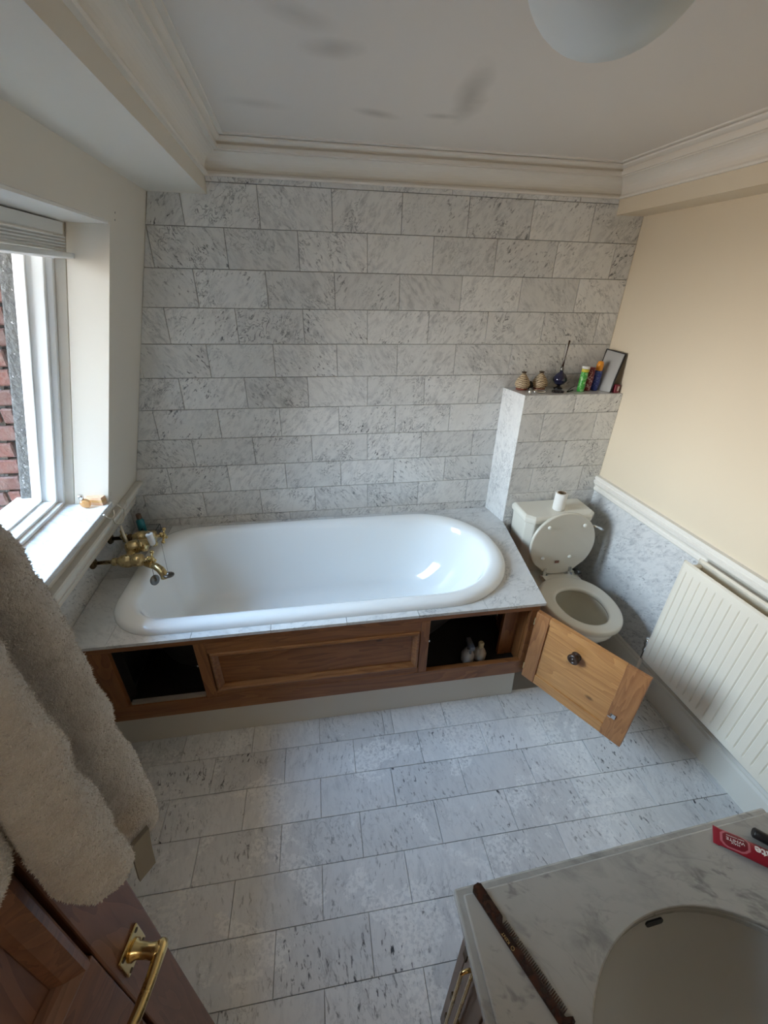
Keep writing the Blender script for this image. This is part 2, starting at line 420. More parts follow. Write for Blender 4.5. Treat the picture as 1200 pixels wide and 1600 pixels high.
# ------------------------------------------------------------------ left wall: lower, sloping part with window opening
def hexwall(ys, zs_x):   # helper: quad prism between two y values along a cross-section (list of (x at y) funcs)
    pass
lw = MB()
y_far, y_near = 0.02, NEAR
def slab(mb, y0, y1, z0, z1, n0=0.0, n1=0.45):       # piece of the sloping wall, thickness from n0 to n1
    mb.hexa([(slope_x(y0,z0,n0),y0,z0),(slope_x(y1,z0,n0),y1,z0),(slope_x(y1,z0,n1),y1,z0),(slope_x(y0,z0,n1),y0,z0),
             (slope_x(y0,z1,n0),y0,z1),(slope_x(y1,z1,n0),y1,z1),(slope_x(y1,z1,n1),y1,z1),(slope_x(y0,z1,n1),y0,z1)])
slab(lw, y_far, y_near, .80, WIN_Z0-.03)
slab(lw, y_far, y_near, WIN_Z1, 2.45)
slab(lw, y_far, WIN_Y0, WIN_Z0-.03, WIN_Z1, 0, .295)
slab(lw, WIN_Y1, y_near, WIN_Z0-.03, WIN_Z1)
w_l = struct(lw, 'wall_left', M_leftpaint); tag(w_l, 'sloping attic wall around the window, cream greyed for its shade', 'wall')
ll = MB().hexa([(wall_l(.02)-.3,.02,-.1),(wall_l(NEAR)-.3,NEAR,-.1),(wall_l(NEAR)-.006,NEAR,-.1),(wall_l(.02)-.006,.02,-.1),
                (wall_l(.02)-.3,.02,.9),(wall_l(NEAR)-.3,NEAR,.9),(wall_l(NEAR)-.006,NEAR,.9),(wall_l(.02)-.006,.02,.9)])
w_ll = struct(ll, 'wall_left_lower', M_grout); tag(w_ll, 'low marble-clad wall below the left dado rail behind the taps', 'wall')
for i in range(9):                                  # marble slabs of the low wall
    a, b = 0.0-i*.305+.1, 0.0-(i+1)*.305+.1
    a = min(a, -0.0)
    for z0, z1 in (((.63, .84),) if b > -.86 else ((.0, .42), (.42, .84))):
        tile_piece([(a, z0), (a, z1), (b, z1), (b, z0)], lambda y, z: (wall_l(y)-.006, y, z), (1,0,0), .006, 'tile', M_dado_marble, w_ll)
# dado rail profiles: (out from wall, z)
def rail(name, xf, y0, y1, prof, matr, label, sgn):
    mb = MB()
    rings = [[(xf(y)+sgn*o, y, z) for o, z in prof] for y in (y0, y1)]
    mb.loft(rings, True, True, True, False)
    r = struct(mb, name, matr); tag(r, label, 'rail'); return r
PROF_L = [(-.01,.812),(.030,.812),(.046,.820),(.048,.832),(.040,.838),(.046,.848),(.062,.858),(.070,.870),(.074,.888),(.086,.896),(.094,.908),(.104,.914),(.104,.924),(.098,.928),(-.01,.928)]
rail('trim_1', wall_l, -0.001, NEAR, PROF_L, M_white_dirty, 'white moulded dado rail below the window on the left wall', 1)
PROF_R = [(-.01,.825),(.008,.825),(.016,.833),(.016,.846),(.010,.852),(.015,.864),(.026,.874),(.030,.890),(.022,.896),(.026,.908),(.020,.918),(-.01,.920)]
rail('trim_2', wall_r, -0.196, -1.86, PROF_R, M_white, 'white moulded dado rail along the cream wall above the radiator', -1)

# ------------------------------------------------------------------ right wall
rw = MB().hexa([(wall_r(.05),.05,-.1),(wall_r(NEAR),NEAR,-.1),(wall_r(NEAR)+.15,NEAR,-.1),(wall_r(.05)+.15,.05,-.1),
                (wall_r(.05),.05,2.5),(wall_r(NEAR),NEAR,2.5),(wall_r(NEAR)+.15,NEAR,2.5),(wall_r(.05)+.15,.05,2.5)])
w_r = struct(rw, 'wall_right', M_cream); tag(w_r, 'cream painted wall on the right with marble below the dado', 'wall')
for y0, y1 in ((-.19, -1.30), (-1.30, -1.86)):
    tile_piece([(y0, .12), (y0, .835), (y1, .835), (y1, .12)], lambda y, z: (wall_r(y), y, z), (-1,0,0), .006, 'tile', M_dado_marble, w_r)
sk = MB().loft([[(wall_r(y)-o, y, z) for o, z in ((-.01,0),(.020,0),(.020,.13),(.014,.142),(.016,.152),(.008,.160),(-.01,.160))] for y in (-.19, -1.86)], True, True, True, False)
tag(struct(sk, 'baseboard_right', M_white_dirty), 'plain white skirting board below the radiator', 'skirting')
# pier behind the vanity, near wall with the doorway, hall beyond
struct(MB().box((1.452, NEAR, -.05), (2.35, -1.865, 2.5)), 'wall_pier', M_cream)
nw = MB(); nw.box((-.9, NEAR-.12, -.05), (0.0, NEAR, 2.5)); nw.box((0.80, NEAR-.12, -.05), (1.5, NEAR, 2.5)); nw.box((0.0, NEAR-.12, 2.04), (0.80, NEAR, 2.5))
struct(nw, 'wall_near', M_cream)
hall = MB(); hall.box((-.9, -4.2, -.05), (-.8, NEAR-.12, 2.5)); hall.box((1.7, -4.2, -.05), (1.8, NEAR-.12, 2.5)); hall.box((-.9, -4.3, -.05), (1.8, -4.2, 2.5))
hall.box((-.9, -4.3, 2.4), (1.8, NEAR-.12, 2.5)); hall.box((-.9, -4.3, -.05), (1.8, NEAR-.1, 0.0))
struct(hall, 'wall_hall', M_cream)

# ------------------------------------------------------------------ ceiling, boxed bulkheads and cornice
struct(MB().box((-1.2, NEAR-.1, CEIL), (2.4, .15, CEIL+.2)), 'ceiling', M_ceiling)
bl = lambda y: .107 + SK*y
br = lambda y: 1.945 + SK*y
mb = MB().hexa([(bl(.05)-.6,.05,BULK),(bl(NEAR)-.6,NEAR,BULK),(bl(NEAR),NEAR,BULK),(bl(.05),.05,BULK),(bl(.05)-.6,.05,CEIL+.05),(bl(NEAR)-.6,NEAR,CEIL+.05),(bl(NEAR),NEAR,CEIL+.05),(bl(.05),.05,CEIL+.05)])
tag(struct(mb, 'ceiling_bulkhead', M_leftpaint), 'boxed bulkhead along the ceiling above the window wall', 'bulkhead')
mb = MB().hexa([(br(.05),.05,BULK),(br(NEAR),NEAR,BULK),(br(NEAR)+.4,NEAR,BULK),(br(.05)+.4,.05,BULK),(br(.05),.05,CEIL+.05),(br(NEAR),NEAR,CEIL+.05),(br(NEAR)+.4,NEAR,CEIL+.05),(br(.05)+.4,.05,CEIL+.05)])
tag(struct(mb, 'ceiling_bulkhead_right', M_cream), 'boxed bulkhead along the ceiling above the cream wall', 'bulkhead')
CPROF = [(0,2.234),(.014,2.234),(.017,2.240),(.014,2.247),(.005,2.249)]
for i in range(9):                                     # cove
    a = math.radians(90*i/8); CPROF.append((.006+.050*(1-math.cos(a)), 2.251+.052*math.sin(a)))
CPROF += [(.056,2.306),(.071,2.306),(.073,2.319),(.064,2.321),(.066,2.329),(.076,2.333),(.084,2.337),(.086,2.343),(.080,2.345),(.100,2.346),(.102,2.352)]
cor = MB()
path = [(bl, NEAR), None]
def cring(kind):
    if kind == 0: return [(bl(NEAR)+o, NEAR, z) for o, z in CPROF]
    if kind == 1: return [(bl(-o)+o, -o, z) for o, z in CPROF]
    if kind == 2: return [(br(-o)-o, -o, z) for o, z in CPROF]
    return [(br(NEAR)-o, NEAR, z) for o, z in CPROF]
for a, b in ((0,1),(1,2),(2,3)): cor.loft([cring(a), cring(b)], False, False, False, False)
tag(struct(cor, 'trim_3', M_cornice, fixn=False), 'moulded plaster cornice running round three sides of the ceiling', 'cornice')

# ------------------------------------------------------------------ pipe boxing behind the toilet
BX0, BX1, BY, BTOP = 1.512, 1.545, -.195, 1.386      # left face at the wall, left face at the front
bxr = wall_r(BY)
mb = MB().hexa([(BX0+.006,0.02,.0),(BX1+.006,BY+.006,.0),(bxr,BY+.006,.0),(WR,.02,.0),(BX0+.006,.02,BTOP-.006),(BX1+.006,BY+.006,BTOP-.006),(bxr,BY+.006,BTOP-.006),(WR,.02,BTOP-.006)])
wx = struct(mb, 'wall_boxing', M_grout); tag(wx, 'marble-tiled pipe boxing behind the toilet with shelf top', 'boxing')
rows = [BTOP, 1.290, 1.137, .984, .831, .678, .525, .372, .219, .066]
for i in range(len(rows)-1):
    js = [1.832] if i % 2 == 0 else [1.672, 1.977]
    xs = [BX1] + js + [bxr]
    for a, b in zip(xs[:-1], xs[1:]):
        tile_piece([(a, rows[i+1]), (b, rows[i+1]), (b, rows[i]), (a, rows[i])], lambda x, z: (x, BY+.006, z), (0,-1,0), .006, 'tile', M_wall_marble, wx)
lv = Vector((-(BY), (BX1-BX0), 0)).normalized()*-1
tile_piece([(0, DECK), (1, DECK), (1, BTOP), (0, BTOP)], lambda t, z: (BX0+.006+(BX1-BX0)*t, BY*t, z), (-1,0,0), .006, 'tile', M_wall_marble, wx, gap=.0006)
for a, b in ((0,.5),(.5,1)):
    lo = lambda t: (BX0+(bxr-BX0)*t, BX1+(bxr-BX1)*t)
    tile_piece([(lo(a)[1], BY), (lo(b)[1], BY), (lo(b)[0], -.001), (lo(a)[0], -.001)], lambda x, y: (x, y, BTOP-.006), (0,0,1), .006, 'tile', M_deck_marble, wx)

# ------------------------------------------------------------------ window in the sloping wall
def SP(y, z, n): return (slope_x(y, z, n), y, z)
def sbox(mb, y0, y1, z0, z1, n0, n1): slab(mb, y0, y1, z0, z1, n0, n1); return mb
win = struct(sbox(MB(), WIN_Y0+.001, WIN_Y0-.016, WIN_Z0, WIN_Z1, .0, .135), 'window_1', M_leftpaint); tag(win, 'white framed window in the sloping wall, marble sill below', 'window')
sbox(MB(), WIN_Y0, WIN_Y0-.010, WIN_Z0, WIN_Z1, .141, .20).build('jamb_lining', M_leftpaint, win)
mb = MB(); sbox(mb, WIN_Y0, WIN_Y1, WIN_Z1-.008, WIN_Z1-.0005, 0.003, .29); mb.build('head_lining', M_white, win)
sbox(MB(), WIN_Y1, WIN_Y1+.016, WIN_Z0, WIN_Z1, 0, .25).build('jamb_lining', M_leftpaint, win)
# frame: inner face ring, deep reveal and sash bead
fr = MB()
fy0, fy1 = WIN_Y0-.010, WIN_Y1+.016
def ring(mb, a, n0, n1, w, z0=WIN_Z0, z1=WIN_Z1):
    sbox(mb, fy0-a, fy0-a-w, z0+a, z1-a, n0, n1); sbox(mb, fy1+a+w, fy1+a, z0+a, z1-a, n0, n1)
    sbox(mb, fy0-a-w, fy1+a+w, z0+a, z0+a+w, n0, n1); sbox(mb, fy0-a-w, fy1+a+w, z1-a-w, z1-a, n0, n1)
ring(fr, 0, .175, .295, .018); fr.build('window_frame', M_upvc, win, bevel=.003)
sa_ = MB(); ring(sa_, .018, .195, .290, .014); sa_.build('sash', M_upvc, win, bevel=.003)
sb_ = MB(); ring(sb_, .032, .248, .280, .009); sb_.build('glazing_bead', M_upvc, win, bevel=.002)
gp = MB(); sbox(gp, fy0-.034, fy1+.034, WIN_Z0+.034, WIN_Z1-.034, .262, .268); gp.build('pane', M_pane, win)
sl = MB(); sbox(sl, WIN_Y0-.001, WIN_Y1+.001, WIN_Z0-.028, WIN_Z0, -.012, .18); s_o = sl.build('window_sill', M_deck_marble, win, bevel=.004)
# sill front fascia
sbox(MB(), WIN_Y0+.03, WIN_Y1-.03, .950, WIN_Z0-.028, -.004, .02).build('fascia_board', M_white_dirty, win)
# two old screw marks on the plaster beside the opening
for z in (2.063, 2.042):
    mb = MB().lathe([(.0028,0),(.0028,.0006)], SP(-.335, z, 0), (1,0,-.27), 8); mb.build('screw_hole', M_dark, w_l)
for z in (1.06, 1.05):
    mb = MB().lathe([(.002,0),(.002,.0006)], SP(-.355, z-.03, 0), (1,0,-.27), 8); mb.build('screw_hole', M_dark, w_l)
# drawn-up venetian blind under the head
vb = thing('venetian_blind', SP(-.93, 1.96, .16), 'white venetian blind drawn up at the head of the window', 'blind')
sbox(MB(), fy0-.035, fy1+.03, WIN_Z1-.045, WIN_Z1-.012, .13, .185).build('head_rail', M_blind, vb, bevel=.002)
for i in range(5):
    z = WIN_Z1-.052-i*.0085
    sbox(MB(), fy0-.028-.003*(i % 2), fy1+.03, z-.004, z, .125, .178).build('slat', M_blind, vb, bevel=.001)
sbox(MB(), fy0-.004, fy1+.02, WIN_Z1-.112, WIN_Z1-.096, .11, .18).build('bottom_rail', M_blind, vb, bevel=.003)

# ------------------------------------------------------------------ outside: brick party wall beyond the window
def brick_mat():
    M = mat('old_red_brick', (.42,.17,.11), .85); T = NT(M); co, r = T.coords()
    c = T.mix(T.math('FRACT', T.math('MULTIPLY', r, 17.0)), (.13,.042,.028), (.085,.032,.023))
    c = T.mix(T.ramp(T.noise(co, 30, 5, .7), [(.45, 0.0), (.75, .8)]), c, (.15,.11,.09)); T.link(c, T.b.inputs['Base Color'])
    T.bump(T.noise(co, 60, 4), .5, .01); return M
M_brick = brick_mat()
def render_mat():
    M = mat('rough_mortar', (.36,.34,.30), .95); T = NT(M); co, _ = T.coords(False)
    c = T.mix(T.ramp(T.noise(co, 40, 4, .7), [(.35, 0.0), (.7, 1.0)]), (.040,.039,.036), (.095,.092,.085))
    c = T.mix(T.ramp(T.noise(co, 55, 3), [(.66, 0.0), (.70, 1.0)]), c, (.35,.34,.33)); T.link(c, T.b.inputs['Base Color'])
    T.bump(T.noise(co, 50, 4), .8, .02); return M
M_mortar = render_mat()
PY = -.20
def outwall(y0, y1, name, label):
    mb = MB().prism([(-2.6,y0,.2),(slope_x(y0,.2,.40)-.12,y0,.2),(slope_x(y0,3.0,.40),y0,3.0),(-2.6,y0,3.0)], (0,y1-y0,0))
    return tag(struct(mb, name, M_mortar), label, 'wall')
pw = outwall(PY, PY+.25, 'wall_party', 'red brick party wall outside the window')
pw2 = outwall(-1.95, -1.72, 'wall_sky_blocker', 'added unseen wall on the near side, narrowing the sky at the window')  # added out of view to block sky light on jamb and bricks
bm_full = None
for i in range(26):
    z = .62+i*.077
    for j in range(9):
        x1 = -.50-(j+(.5 if i % 2 else 0))*.225
        x0 = x1-.213
        lim = slope_x(PY, z+.03, .425)
        x1 = min(x1, lim)
        if x1-x0 < .03: continue
        w = x1-x0
        dz = random.uniform(-.003,.003); mbk = MB().box((-w/2,-.012-random.uniform(0,.006),-.032), (w/2,.02,.032))
        o = mbk.build('brick', M_brick, None, bevel=.006, seg=1); o.location = ((x0+x1)/2, PY, z+.033+dz)
        o.parent = pw
mb = MB(); slab(mb, PY-.03, PY+.02, .7, 2.8, .37, .43); mb.build('mortar_fillet', M_mortar, pw, bevel=.01)
# tiled roof skirt below the window
rt = struct(MB().box((-2.6, -1.72, .55), (-.90, PY, .70)), 'roof_ledge', M_brick); tag(rt, 'brick-red ledge outside below the window', 'ledge')

# ------------------------------------------------------------------ bath surround (pine) and deck
FRY = -.900
bs = thing('bath_surround', (.5, -.88, 0), 'pine bath surround with moulded centre panel and open cupboards', 'bath surround')
XL = wall_l(-.88)+.004; XR = 1.428
def front(lo, hi, name, m, y0=FRY, y1=FRY+.024, bev=.002):
    return MB().box((lo[0], y0, lo[1]), (hi[0], y1, hi[1])).build(name, m, bs, bevel=bev)
front((XL,.604),(XR,DECK-.014),'top_rail',M_pine)
front((XL,.205),(XR,.292),'bottom_rail',M_pine)
for a, b in ((XL,-.355),(-.045,.000),(.885,.925),(1.388,XR)): front((a,.292),(b,.604),'stile',M_pine_z, FRY+.0005, FRY+.0235)
front((-.0,.545),(.885,.604),'panel_rail',M_pine, FRY+.001, FRY+.023); front((-.0,.292),(.885,.325),'panel_rail',M_pine, FRY+.001, FRY+.023)
front((-.0,.325),(.885,.545),'centre_panel',M_pine, FRY+.012, FRY+.020, 0)
def mould(x0, x1, z0, z1, w, name, m):
    P = [(0,FRY+.012),(0,FRY-.006),(.3,FRY-.008),(.5,FRY-.002),(.75,FRY+.001),(1,FRY+.006),(1,FRY+.012)]
    rings = []
    for sx, sz in ((0,0),(1,0),(1,1),(0,1),(0,0)):
        rings.append([((x0+w*t if sx == 0 else x1-w*t), y, (z0+w*t if sz == 0 else z1-w*t)) for t, y in P])
    return MB().loft(rings, False, False, False, False).build(name, m, bs)
mould(.010, .878, .330, .546, .026, 'panel_moulding', M_pine_mould)
# cupboard insides
for x0, x1 in ((-.355, -.045), (.925, 1.388)):
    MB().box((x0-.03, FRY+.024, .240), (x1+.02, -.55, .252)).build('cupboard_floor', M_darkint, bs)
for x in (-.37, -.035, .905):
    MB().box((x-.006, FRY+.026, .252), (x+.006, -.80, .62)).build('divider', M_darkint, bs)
MB().box((1.389, FRY+.026, .252), (1.401, -.62, .62)).build('divider', M_pine_z, bs)
MB().box((1.315, -.815, .252), (1.386, -.795, .62)).build('back_post', M_pine_z, bs)
MB().box((-.345, FRY+.006, .292), (-.05, FRY+.022, .306)).build('worn_ledge', mat('scuffed_bare_wood', (.32,.27,.22), .6), bs)
for x, s in ((-.05, -1), (.928, 1)):
    c = MB().box((x-.006, FRY+.03, .452), (x+.006, FRY+.046, .470)); c.box((x-.003+.006*s, FRY+.022, .456), (x+.003+.006*s, FRY+.032, .466)); c.build('catch', M_chrome, bs)
# side towards the toilet
sp = MB().prism([(1.424,FRY+.002,.205),(1.424,FRY+.002,DECK-.014),(1.525,-.20,DECK-.014),(1.525,-.20,.205)], (-.02,0,0)); sp.build('side_panel', M_pine_z, bs)
MB().hexa([(XL,-.862,0),(1.415,-.862,0),(1.415,-.80,0),(XL,-.80,0),(XL,-.866,.205),(1.400,-.866,.205),(1.400,-.80,.205),(XL,-.80,.205)]).build('plinth', M_white_dirty, bs, bevel=.002)
MB().hexa([(1.38,-.80,0),(1.40,-.80,0),(1.50,-.20,0),(1.48,-.20,0),(1.38,-.80,.205),(1.40,-.80,.205),(1.50,-.20,.205),(1.48,-.20,.205)]).build('plinth', M_white_dirty, bs)
# open right-hand door, swung out past square
H0 = Vector((1.413, -.912)); H1 = Vector((1.652, -1.315)); dd = (H1-H0); DW = dd.length; dd.normalize(); dn = Vector((-dd.y, dd.x))*-1
if dn.dot(Vector((.49,-2.18))-H0) < 0: dn = -dn
def DP(s, z, o=0.0): q = H0+dd*s+dn*o; return (q.x, q.y, z)
def dbox(mb, s0, s1, z0, z1, o0, o1):
    return mb.hexa([DP(s0,z0,o0),DP(s1,z0,o0),DP(s1,z0,o1),DP(s0,z0,o1),DP(s0,z1,o0),DP(s1,z1,o0),DP(s1,z1,o1),DP(s0,z1,o1)])
Z0, Z1 = .212, .612
cd = dbox(MB(), .05, DW-.06, Z0+.03, Z1-.02, -.008, .004).build('door', M_pine_light, bs); cd['label'] = 'pale pine cupboard door swung open towards the toilet'
dbox(MB(), 0, .062, Z0, Z1, -.012, .012).build('stile', M_pine_edge, cd, bevel=.002)
dbox(MB(), DW-.085, DW, Z0, Z1, -.012, .012).build('stile', M_pine_edge, cd, bevel=.002)
dbox(MB(), .062, DW-.085, Z1-.030, Z1, -.012, .0105).build('rail', M_pine_light, cd, bevel=.002)
dbox(MB(), .062, DW-.085, Z0, Z0+.055, -.012, .0105).build('rail', M_pine_light, cd, bevel=.002)
ko = Vector(DP(.205, .508, .004))
MB().lathe([(.020,0),(.021,.004),(.012,.007),(.010,.016),(.019,.021),(.024,.028),(.024,.033),(.019,.037),(.014,.037),(.012,.033),(.005,.033),(.004,.037)], ko, (dn.x,dn.y,0), 24).build('knob', mat('dark_turned_wood', (.045,.024,.015), .3), cd)
ct = dbox(MB(), DW-.072, DW-.052, .335, .357, .012, .018); dbox(ct, DW-.078, DW-.066, .342, .349, .012, .028); ct.build('catch', M_chrome, cd)
for z in (.25, .53): dbox(MB(), -.006, .006, z, z+.04, -.006, .006).build('hinge', M_agedbrass, cd)

# rounded-rectangle ring used for the bath: separate corner radii at tap end and sloping end
def tub_ring(xl, xr, hw, rl, rr, z, cy=-.467, n=14):
    rl = min(rl, hw); rr = min(rr, hw); pts = []
    for cx, cyy, r, a0 in ((xr-rr, cy-hw+rr, rr, -90), (xr-rr, cy+hw-rr, rr, 0), (xl+rl, cy+hw-rl, rl, 90), (xl+rl, cy-hw+rl, rl, 180)):
        for i in range(n+1):
            a = math.radians(a0+90*i/n); pts.append((cx+r*math.cos(a), cyy+r*math.sin(a), z))
    out = []
    for i in range(len(pts)):                     # add points on the straights
        a, b = Vector(pts[i]), Vector(pts[(i+1) % len(pts)]); out.append(tuple(a))
        if i % (n+1) == n:
            for t in range(1, 7): out.append(tuple(a.lerp(b, t/7)))
    return out
# deck slabs, cut round the bath
DX = [-.57, -.045-.305*1, -.045, .260, .565, .870, 1.175, 1.56]
hole = [(q[0], q[1]) for q in tub_ring(-.375, 1.375, .385, .20, .36, 0)]
deck_outer = [(XL, -.905), (1.447, -.905), (1.549, BY-.002), (1.512, -.001), (wall_l(0)+.001, -.001)]
dk = thing('bath_deck', (.5, -.467, DECK), 'grey-veined marble slab deck round the bath', 'bath deck')
def inpoly(p, poly):
    c = False
    for i in range(len(poly)):
        a, b = poly[i-1], poly[i]
        if (a[1] > p[1]) != (b[1] > p[1]) and p[0] < (b[0]-a[0])*(p[1]-a[1])/(b[1]-a[1])+a[0]: c = not c
    return c
def plate(poly, hole_, z0, z1, name, m, parent, bevel=0):
    V2 = [Vector(q) for q in poly] + [Vector(q) for q in hole_]; n, h = len(poly), len(hole_)
    E = [(i, (i+1) % n) for i in range(n)] + [(n+i, n+(i+1) % h) for i in range(h)]
    vo, eo, fo, *_ = delaunay_2d_cdt(V2, E, [], 0, 1e-6)
    fs = [f for f in fo if (lambda c: inpoly(c, poly) and not inpoly(c, hole_))((sum(vo[i].x for i in f)/len(f), sum(vo[i].y for i in f)/len(f)))]
    if not fs: return None
    mb = MB(); used = sorted({i for f in fs for i in f}); ix = {q: k for k, q in enumerate(used)}
    N = len(used); vv = [(vo[i].x, vo[i].y, z1) for i in used] + [(vo[i].x, vo[i].y, z0) for i in used]
    ff = [[ix[i] for i in f] for f in fs] + [[ix[i]+N for i in f][::-1] for f in fs]
    cnt = {}
    for f in fs:
        for a, b in zip(f, list(f[1:])+[f[0]]): cnt[(a, b)] = 1
    for a, b in cnt:
        if (b, a) not in cnt: ff.append([ix[b], ix[a], ix[a]+N, ix[b]+N])
    mb.add(vv, ff)
    return mb.build(name, m, parent, bevel=bevel)
for i in range(len(DX)-1):
    a, b = DX[i]+.0008, DX[i+1]-.0008
    yy = [-.907, -.467, 0.0] if i < len(DX)-2 else [-.907, -.06, 0.0]
    for y0, y1 in zip(yy[:-1], yy[1:]):
        c = clip_poly([(a, y0+.0006), (b, y0+.0006), (b, y1-.0006), (a, y1-.0006)], deck_outer)
        if len(c) > 2: plate(c, hole, DECK-.014, DECK, 'slab', M_deck_marble, dk)

# ------------------------------------------------------------------ the bath itself
tb = MB()
spec = [(-.395,1.40,.405,.22,.385,DECK),(-.397,1.402,.407,.22,.385,DECK+.008),(-.390,1.395,.400,.215,.38,DECK+.024),(-.375,1.380,.385,.20,.37,DECK+.033),
        (-.355,1.360,.366,.185,.35,DECK+.034),(-.335,1.338,.347,.17,.335,DECK+.026),(-.322,1.322,.334,.16,.325,DECK+.008),(-.315,1.308,.326,.155,.318,DECK-.03),
        (-.300,1.265,.312,.15,.305,DECK-.12),(-.285,1.205,.298,.15,.29,DECK-.22),(-.270,1.130,.280,.15,.27,DECK-.30),(-.245,1.060,.255,.14,.25,DECK-.345),
        (-.20,.99,.215,.13,.21,DECK-.366),(-.12,.90,.15,.10,.15,DECK-.374),(.0,.75,.05,.04,.05,DECK-.378)]
spec = [q if i < 4 else (q[0]+.010, q[1]-.010, q[2]-.010, q[3], q[4], q[5]) for i, q in enumerate(spec)]
tb.loft([tub_ring(*q) for q in spec], True, False, True, True)
bath = thing('bathtub', (.5, -.467, DECK), 'white enamelled rolled-rim bath set into the marble deck', 'bathtub')
shell = tb.build('tub_shell', M_enamel, bath, fixn=False)
sm = shell.modifiers.new('sub', 'SUBSURF'); sm.levels = 1; sm.render_levels = 1
ub = MB().loft([tub_ring(q[0]-.014, q[1]+.014, q[2]+.014, q[3]+.012, q[4]+.012, q[5]-.010) for q in spec[7:]], True, False, True, True)
ub.build('tub_underside', mat('underside_shade_black', (.02,.018,.016), .8), bath)  # black colour stands in for the shade seen through the cupboard openings
MB().lathe([(.030,0),(.030,.003),(.022,.0035),(.020,-.002),(.0,-.002)], (-.06,-.467,DECK-.3755), (0,0,1), 20).build('waste', M_chrome, bath)

# ------------------------------------------------------------------ bath taps
tp = thing('bath_mixer_tap', (-.52, -.40, .76), 'aged brass wall-mounted bath shower mixer tap with crosshead handles', 'tap')
TZ = .758
def valve(y, ln, back=False):
    wx_ = wall_l(y)
    MB().lathe([(.026,.0),(.026,.006),(.020,.012),(.010,.014)], (wx_+.001,y,TZ), (1,0,0), 22).build('wall_flange', M_darkbrass, tp)
    MB().lathe([(.009,.010),(.009,.085),(.016,.085),(.018,.090),(.018,.102),(.015,.108)], (wx_,y,TZ), (1,0,0), 18).build('pipe', M_darkbrass if back else M_agedbrass, tp)
    x0 = wx_+.105
    MB().lathe([(.016,0),(.021,.010),(.028,.022),(.031,.040),(.030,.055),(.025,.062),(.0285,.064),(.0285,.100),(.024,.106),(.010,.108),(.008,.125),(.009,.128)], (x0,y,TZ), (1,0,0), 24).build('valve_body', M_agedbrass, tp)
    hx = x0+.142
    h = MB().lathe([(.008,-.012),(.012,-.006),(.013,.004),(.009,.010),(.003,.012)], (hx,y,TZ), (1,0,0), 16)
    for a in range(4):
        an = math.radians(45+90*a); d = Vector((0, math.cos(an), math.sin(an)))
        h.tube([Vector((hx,y,TZ))+d*t for t in (.008,.018,.028)], [.005,.005,.0065], 8); h.sphere(Vector((hx,y,TZ))+d*.033, .0088, 12, 8)
    h.build('cross_handle', M_brass, tp)
valve(-.500, 1); valve(-.295, 1, True)
BXc = wall_l(-.4)+.145
MB().tube([(BXc,-.50,TZ-.006),(BXc-.006,-.45,TZ-.006),(BXc-.008,-.40,TZ-.006),(BXc-.006,-.345,TZ-.006),(BXc,-.295,TZ-.006)], [.019,.016,.020,.016,.019], 16).build('bridge_body', M_agedbrass, tp)
MB().lathe([(.014,-.030),(.028,-.022),(.032,-.005),(.032,.025),(.026,.034),(.029,.036),(.029,.062),(.014,.068),(.008,.070),(.008,.092),(.012,.096),(.012,.106),(.007,.112)], (BXc-.005,-.40,TZ+.010), (1,0,.1), 24).build('diverter_body', M_agedbrass, tp)
lv0 = Vector((BXc+.092,-.408,TZ+.012))
MB().tube([lv0, lv0+Vector((0,.004,.018)), lv0+Vector((-.002,.010,.030))], .006, 10).build('diverter_stem', M_brass, tp)
MB().lathe([(.009,0),(.015,.006),(.015,.050),(.0175,.056),(.015,.062),(.006,.0625),(.004,.0625)], lv0+Vector((-.004,.002,.004)), (-.12,.10,1), 20).build('china_lever', mat('white_china', (.82,.82,.80), .12), tp)
MB().lathe([(.006,0),(.006,.001)], lv0+Vector((-.004,.002,.004))+Vector((-.12,.10,1)).normalized()*.0625, (-.12,.10,1), 16).build('indicator_disc', M_nickel, tp)
MB().tube([(BXc,-.43,TZ-.020),(BXc+.03,-.455,TZ-.026),(BXc+.08,-.495,TZ-.026),(BXc+.125,-.525,TZ-.024),(BXc+.150,-.545,TZ-.030),(BXc+.163,-.555,TZ-.048),(BXc+.165,-.557,TZ-.066)], [.014,.014,.015,.016,.017,.017,.018], 16).build('spout', M_agedbrass, tp)
# shower cradle
cx0, cy0 = BXc-.01, -.315
MB().lathe([(.012,0),(.012,.02),(.016,.024),(.016,.034),(.008,.040),(.006,.06)], (-.455,-.318,TZ-.004), (-.1,0,1), 18).build('cradle_socket', M_agedbrass, tp)
cr_ = MB(); P3 = lambda y, z, dx=0.0: (-.417+dx, y, z)
cr_.tube([P3(-.402,.780,.012), P3(-.400,.830,.004), P3(-.393,.882)], .0055, 10)
cr_.tube([P3(-.426,.950), P3(-.436,.936), P3(-.428,.914), P3(-.408,.898), P3(-.385,.888), P3(-.358,.888), P3(-.335,.900), P3(-.322,.916), P3(-.321,.930)], .0031, 8)
cr_.tube([P3(-.488,.990,-.004), P3(-.476,.972), P3(-.460,.956), P3(-.440,.947), P3(-.420,.948), P3(-.411,.958), P3(-.408,.974)], .0031, 8)
cr_.tube([P3(-.362,.974,-.004), P3(-.350,.958), P3(-.335,.941), P3(-.315,.928), P3(-.297,.926), P3(-.285,.934), P3(-.279,.950)], .0031, 8)
cr_.build('handset_cradle', mat('pale_worn_nickel', (.72,.68,.58), .35, .7), tp)
